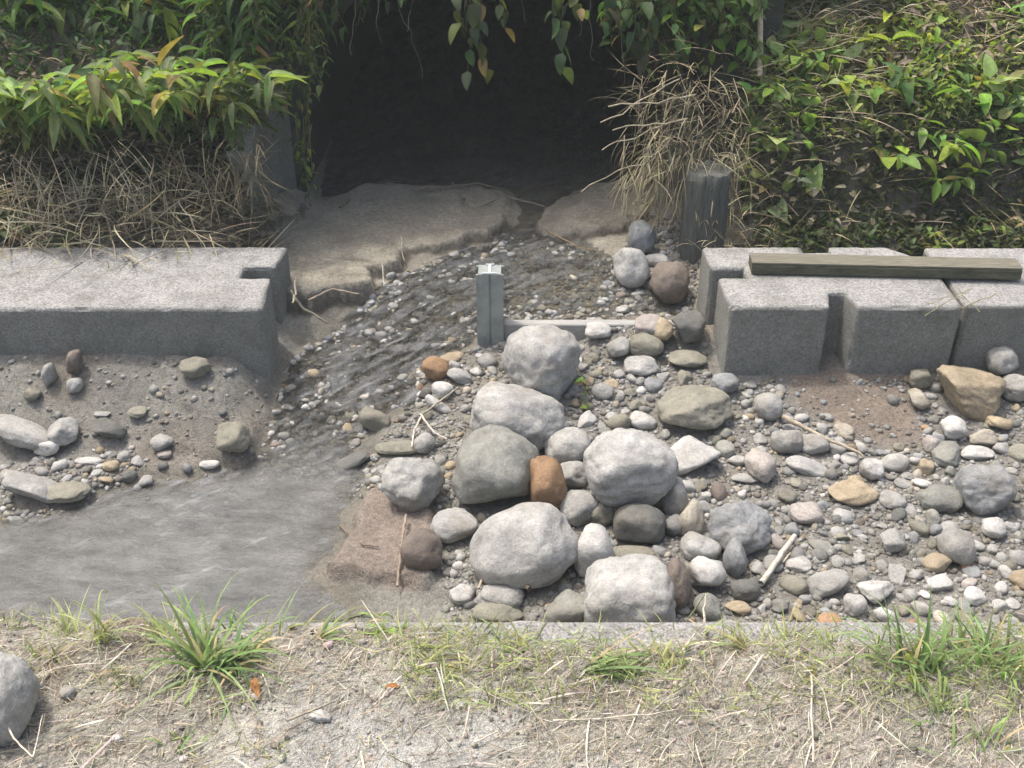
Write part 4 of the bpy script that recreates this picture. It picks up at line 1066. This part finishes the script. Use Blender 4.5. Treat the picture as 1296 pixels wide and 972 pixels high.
# straw (stuff) on banks
sb = Bag()
def straw(n, x0, x1, y0, y1, L, Wd, colr, fn=None, th=(1.0, 1.6), lift=.06, phi=None, v=.3, tm=BL, anyg=False, bag_=None):
    bag_ = bag_ or sb
    x_ = rng.uniform(x0, x1, n); y_ = rng.uniform(y0, y1, n); z_ = ground(x_, y_); 
    if fn is not None: k = fn(x_, y_); x_, y_, z_ = x_[k], y_[k], z_[k]
    m = len(x_); ph = rng.uniform(0, 6.28, m) if phi is None else rng.normal(phi, .7, m)
    Ln = L * rng.uniform(.4, 1.5, m)
    R = frames(ph, rng.uniform(th[0], th[1], m), Wd * rng.uniform(.6, 1.4, m), Ln, Ln, rng.uniform(-1.2, 1.2, m))
    T_ = np.stack([x_, y_, z_ + rng.uniform(.0, lift, m)], 1); C = jit(colr, m, v, .05); ti = rng.integers(0, len(tm), m)
    for t in range(len(tm)): bag_.add(tm[t], R[ti == t], T_[ti == t], C[ti == t])
TAN = (.36, .31, .20); TAN2 = (.27, .22, .14)
straw(900, -3.2, -1.0, 3.93, 4.5, .20, .004, TAN, lift=.12)
straw(900, -3.2, -1.25, 3.85, 4.2, .26, .005, (.42, .37, .26), phi=-1.0, lift=.12)
straw(1300, -3.2, -1.0, 3.95, 4.6, .10, .004, TAN2, lift=.1)
straw(2600, -3.2, -1.0, 3.93, 4.5, .045, .018, (.17, .14, .10), lift=.09, tm=LO)
straw(2600, .95, 3.2, 4.2, 5.6, .045, .02, (.24, .20, .14), lift=.07, tm=LO)
straw(500, .95, 3.2, 4.1, 4.5, .16, .003, TAN2, lift=.1)
straw(2200, .85, 3.2, 4.35, 5.9, .14, .003, TAN2, fn=patch(2, .0, 7), lift=.06)
straw(900, .9, 1.5, 4.4, 5.2, .2, .004, TAN, lift=.08)
straw(2600, 1.3, 3.2, 4.7, 6.2, .16, .005, (.42, .34, .24), fn=patch(1.5, .0, 1), lift=.08)
tag(link('dry_bank_grass', sb.mesh('dry_bank_grass'), M_STRAW), 'dead straw matted over the banks behind the blocks', 'dry grass', kind='stuff')

# hanging straw tuft around the timber post
def hang(name, px0, px1, py0, n, L, Y, lab, colr=TAN, ph=-2.4, sprd=.7, th=(1.2, 2.9)):
    bag = Bag(); P = np.array([at_y(rng.uniform(px0, px1), py0 + rng.normal(0, 26), Y + rng.uniform(-.06, .1)) for _ in range(n)])
    Ln = L * rng.uniform(.4, 1.3, n)
    R = frames(rng.normal(ph, sprd, n), rng.uniform(th[0], th[1], n), .004 * rng.uniform(.6, 1.3, n), Ln, Ln)
    C = jit(colr, n, .3, .05); ti = rng.integers(0, 5, n)
    for t in range(5): bag.add(BL[t], R[ti == t], P[ti == t], C[ti == t])
    org = P.mean(0); o = link(name, bag.mesh(name, org), M_STRAW, None, org); tag(o, lab, 'dry grass'); return o
hang('dry_grass_tuft', 800, 940, 125, 260, .20, 4.5, 'pale dry tuft reaching left over the culvert mouth', ph=3.4, sprd=1.4, th=(.8, 2.6))
hang('dry_grass_tuft', 820, 950, 195, 330, .17, 4.30, 'dry straw draped over the dark timber post', th=(1.0, 3.0), ph=-2.0, sprd=2.0, colr=(.33, .29, .19))
hang('dry_grass_tuft', 790, 860, 215, 170, .20, 4.4, 'thin straw hanging down left of the timber post', th=(2.0, 3.0), ph=3.6)
hang('dry_grass_tuft', 880, 960, 300, 60, .14, 4.1, 'sparse dry stems at the foot of the timber post', th=(.2, 1.4), ph=0, sprd=3)
hang('dry_grass_tuft', 0, 200, 225, 230, .30, 4.15, 'thick pale straw heap falling toward the left sill', ph=-1.0, th=(1.3, 2.3), colr=(.44, .38, .27))
hang('dry_grass_tuft', 200, 330, 215, 220, .20, 4.2, 'sparse dry stems in the shade left of the culvert', ph=-1.3, th=(1.2, 2.6), colr=TAN2)
bag = Bag()
for (a, b, c, d) in ((846, 190, 736, 243), (835, 160, 762, 190), (880, 120, 770, 135), (870, 150, 775, 165), (860, 100, 760, 155), (850, 175, 790, 240)):
    tube(bag, wander(at_y(a, b, 4.35), at_y(c, d, 4.3), 7, .02), .003, (.45, .40, .28), 4)
o_ = at_y(846, 190, 4.35); o = link('withered_weed', bag.mesh('withered_weed', o_), M_WOOD, None, o_); tag(o, 'long bare stems poking out left across the culvert mouth', 'dry stems')
bag = Bag()
for (a, b, c, d) in ((1175, 385, 1230, 365), (1170, 400, 1225, 370), (1260, 372, 1212, 392), (1240, 395, 1215, 368)):
    tube(bag, wander(at_y(a, b, 3.38), at_y(c, d, 3.44), 5, .02), .002, (.35, .33, .18), 4)
o_ = at_y(1220, 370, 3.44); o = link('withered_weed', bag.mesh('withered_weed', o_), M_WOOD, None, o_); tag(o, 'few thin stems over the joint of the two right blocks', 'dry stems')

# ------------------------------------------------------------------ added volume that lifts the blacks, no real mist
bm = bmesh.new(); box_mesh(bm, (0, 15, 2.2), (140, 150, 4.0)); me = bpy.data.meshes.new('black_lift'); bm.to_mesh(me); bm.free()
hz = bpy.data.materials.new('black_lift'); hz.use_nodes = True; hn = hz.node_tree; hn.nodes.remove(hn.nodes['Principled BSDF'])
pv = hn.nodes.new('ShaderNodeVolumePrincipled'); pv.inputs['Density'].default_value = LIFT_DENSITY; pv.inputs['Color'].default_value = (.93, 1, .98, 1)
hn.links.new(pv.outputs[0], hn.nodes['Material Output'].inputs['Volume'])
tag(link('black_lift', me, hz), kind='stuff')
# ------------------------------------------------------------------ near bank: litter and tufts
nb = Bag()
PINK = (.44, .41, .345)
straw(11000, -1.35, 1.35, 1.22, 1.76, .05, .0016, PINK, phi=-2.4, lift=.012, th=(1.45, 1.62), bag_=nb, fn=lambda a, b: (fbm(a, b, 2.5, 4, 2) < .15) | (np.abs(a - .05) > .6) | (b > 1.50))
straw(3600, -1.35, 1.35, 1.35, 1.77, .045, .0018, (.34, .29, .21), lift=.016, th=(1.2, 1.6), bag_=nb)
straw(420, -1.35, 1.35, 1.25, 1.76, .12, .0028, (.52, .47, .40), phi=-2.3, lift=.02, th=(1.35, 1.6), bag_=nb)
straw(3200, -1.35, 1.35, 1.48, 1.775, .055, .0026, (.27, .31, .12), lift=.02, th=(.4, 1.5), bag_=nb, fn=patch(3, .0, 3))
tag(link('dry_grass_litter', nb.mesh('dry_grass_litter'), M_STRAW), 'matted dry grass litter along the near bank', 'dry grass', kind='stuff')
# small crumbs of soil and grit on the near bank
cr = Bag(); m = 2600
x_ = rng.uniform(-1.35, 1.35, m); y_ = rng.uniform(1.2, 1.75, m); r_ = np.minimum(rng.lognormal(math.log(.0028), .5, m), .011)
cr.add(PT1[0], frames(rng.uniform(0, 6, m), rng.normal(0, .4, m), r_, r_ * .8, r_ * .7), np.stack([x_, y_, ground(x_, y_) + r_ * .3], 1), jit((.36, .33, .28), m, .35))
tag(link('soil_crumbs', cr.mesh('soil_crumbs'), M_GRAVEL), 'loose crumbs and grit on the near bank', 'grit', kind='stuff')

def tuft(px, py, n, L, Wd, colr, lab, th=(.05, .9), phi=None, group=None, name='grass_tuft', dry=.15, rad=.02, curv=(2, 3, 4, 5)):
    g = on_ground(px, py, 1.2); root = empty(name, g); tag(root, lab, 'grass tuft', group); bag = Bag()
    ph = rng.uniform(0, 6.28, n) if phi is None else rng.normal(phi[0], phi[1], n)
    Ln = L * rng.uniform(.35, 1.15, n); T_ = g + rng.normal(0, .7, (n, 3)) * [rad, rad * .7, 0] - [0, 0, .004]
    R = frames(ph, rng.uniform(th[0], th[1], n), Wd * rng.uniform(.6, 1.3, n), Ln, Ln)
    C = jit(colr, n, .2, .08); dd = rng.random(n) < dry; C[dd] = jit((.42, .37, .2), int(dd.sum()), .2)
    ti = rng.choice(curv, n)
    for t in set(curv): bag.add(BL[t], R[ti == t], T_[ti == t], C[ti == t])
    link('blades', bag.mesh('blades', g), M_GRASS, root); return root
GR = (.20, .28, .11); GY = (.29, .32, .14)
tuft(262, 848, 60, .23, .0075, GR, 'largest bright green grass tuft, left of centre on the near wall', phi=(2.1, 1.3), th=(.1, 1.25), dry=.12, rad=.022)
tuft(215, 806, 16, .13, .0035, GY, 'wispy blades hanging over the pool just left of the largest tuft', phi=(1.9, .9), th=(.5, 1.3), rad=.03)
tuft(345, 806, 18, .12, .004, GY, 'wispy pale blades over the pool just right of the largest tuft', phi=(1.2, .9), th=(.5, 1.3), rad=.03)
tuft(90, 806, 18, .11, .0035, GY, 'wispy blades on the wall edge above the lower left boulder', phi=(1.6, .9), th=(.4, 1.2), rad=.03)
tuft(300, 835, 40, .13, .008, GR, 'low green tuft fanning right beside the largest one', phi=(0, 1.2), th=(.4, 1.3))
tuft(298, 800, 12, .09, .006, (.16, .28, .07), 'small upright green sprout behind the largest tuft', th=(0, .35))
tuft(130, 812, 34, .13, .004, GY, 'thin yellow green seedling tuft above the left pool', th=(.1, .9))
tuft(150, 862, 30, .05, .004, GY, 'mossy yellow green cushion left of the largest tuft', th=(.1, 1.1), rad=.03)
tuft(60, 838, 30, .06, .004, GY, 'small yellow green tuft beside the lower left boulder', th=(.1, 1.2), rad=.03)
tuft(200, 812, 20, .09, .004, GY, 'sparse grass sprouts on the wall edge left of the largest tuft', th=(.3, 1.3))
tuft(400, 812, 14, .12, .005, GR, 'few slanting green blades over the pool edge', phi=(.5, .4), th=(.6, 1.2), rad=.006)
tuft(490, 795, 26, .05, .007, (.22, .36, .08), 'short bright leafy sprout beside the mud slab', th=(.2, 1.2), rad=.035)
tuft(560, 838, 40, .07, .005, GY, 'yellow green tuft in front of the mud slab end', th=(.4, 1.3), rad=.05)
tuft(650, 820, 34, .07, .005, GY, 'yellow green tuft below the largest pale boulder', th=(.3, 1.3), rad=.04)
tuft(740, 850, 30, .19, .007, GR, 'long green blades lying to the right along the wall', phi=(.25, .3), th=(1.05, 1.45), rad=.012)
tuft(850, 838, 40, .10, .005, GY, 'dense yellowish tuft in front of the blocky pale boulder', phi=(2, 1.3), th=(.2, 1.2), rad=.04)
tuft(945, 822, 18, .12, .004, GY, 'thin tuft leaning left on the wall near the white wedge stone', phi=(2.7, .5), th=(.6, 1.3), rad=.006, dry=.4)
tuft(1040, 850, 14, .07, .006, (.3, .3, .1), 'pair of olive dry blades on the right part of the wall', phi=(3, .5), th=(1.0, 1.45), rad=.006)
tuft(1165, 850, 60, .18, .007, GR, 'wide green tuft near the right end of the wall', th=(.1, 1.2), rad=.05)
tuft(1130, 832, 20, .17, .004, GR, 'long thin arching blades left of the wide green tuft', phi=(2.7, .9), th=(.1, .8), rad=.03)
tuft(1230, 835, 34, .14, .006, GR, 'green tuft right of the wide one on the wall edge', phi=(1.6, 1), th=(.1, 1.0), rad=.05)
tuft(1275, 850, 50, .17, .006, GR, 'green tuft cut by the right picture edge', th=(.1, 1.1), rad=.05)
tuft(1180, 905, 20, .08, .005, GR, 'short green tuft below the wide right one', th=(.4, 1.3), rad=.05)
tuft(1240, 950, 24, .11, .005, GR, 'green tuft near the lower right corner', phi=(.8, .6), th=(.5, 1.2), rad=.04)
tuft(230, 945, 20, .06, .005, GR, 'short green tuft at the bottom below the largest one', th=(.2, 1.1), rad=.03)
tuft(340, 955, 14, .04, .005, GY, 'little yellow green sprout at the bottom left of centre', th=(.2, 1.1), rad=.02)
tuft(290, 885, 14, .09, .006, GR, 'few green blades pointing down below the largest tuft', phi=(-1.6, .5), th=(1.2, 1.6), rad=.006)
def drystalk(pix, r, lab, colr=(.62, .55, .45), lift=.01, lifts=None):
    return stick('dry_stalk', pix, r, r * .6, colr, lab, lift, 6, .006, 'stalk', lifts=lifts)
drystalk([(1027, 855), (1029, 965)], .0022, 'straight pale dry stalk pointing down at the lower right', lift=.02)
drystalk([(1040, 870), (1053, 925)], .0018, 'shorter pale stalk beside the straight one', lift=.02)
drystalk([(552, 845), (568, 900)], .002, 'grey dry stalk standing off the litter in the bottom middle', (.5, .5, .42), lift=.02)
drystalk([(0, 900), (18, 935), (42, 958)], .0022, 'white forked stem in the lower left corner', lift=.06)
drystalk([(42, 958), (54, 905)], .0015, 'short white stem branching up in the lower left corner', lift=.04)
drystalk([(362, 912), (405, 895), (428, 885)], .003, 'thin dark edged stem over the white chip', (.38, .34, .26), lift=.015)
drystalk([(965, 830), (940, 866)], .003, 'pale broken stalk right of the middle on the wall', lift=.02)
drystalk([(700, 912), (820, 905), (858, 898)], .002, 'long pale stalk lying across the bare patch', lift=.012)
drystalk([(600, 940), (630, 925)], .0022, 'short white stalk on the bare patch', lift=.012)
drystalk([(395, 800), (420, 787), (470, 776)], .004, 'dark twig bordering the pool near the mud slab', (.12, .11, .08), lift=.015)
drystalk([(870, 785), (893, 750)], .003, 'green dry stem leaning up left to the white wedge stone', (.34, .38, .22), lifts=[.02, .12])
drystalk([(894, 800), (893, 752)], .0035, 'pale upright stem under the white wedge stone', (.5, .47, .36), lifts=[.02, .12])
drystalk([(5, 828), (3, 778)], .004, 'dark dead twig in the left lower corner', (.10, .09, .07), lifts=[.0, .07])
drystalk([(5, 820), (28, 772)], .003, 'thin dark dead twig leaning right at the left edge', (.10, .09, .07), lifts=[.0, .07])
# orange dead leaf
def leafthing(px, py, L, Wd, phi, colr, lab):
    g = on_ground(px, py, 1.2) + [0, 0, .012]; b = Bag(); b.add(leaf_t(.5, 'lance', 7, .5), frames([phi], [1.35], Wd, L, L), g[None], np.array([colr]))
    o = link('dead_leaf', b.mesh('dead_leaf', g), M_LEAF, None, g); tag(o, lab, 'leaf')
leafthing(320, 868, .055, .018, -1.1, (.5, .25, .10), 'orange dead leaf below the largest grass tuft')
leafthing(1145, 868, .03, .012, -.6, (.5, .32, .12), 'small orange leaf under the wide green tuft')
leafthing(505, 878, .03, .01, 3.0, (.45, .2, .08), 'orange leaf fragment at the bottom middle')
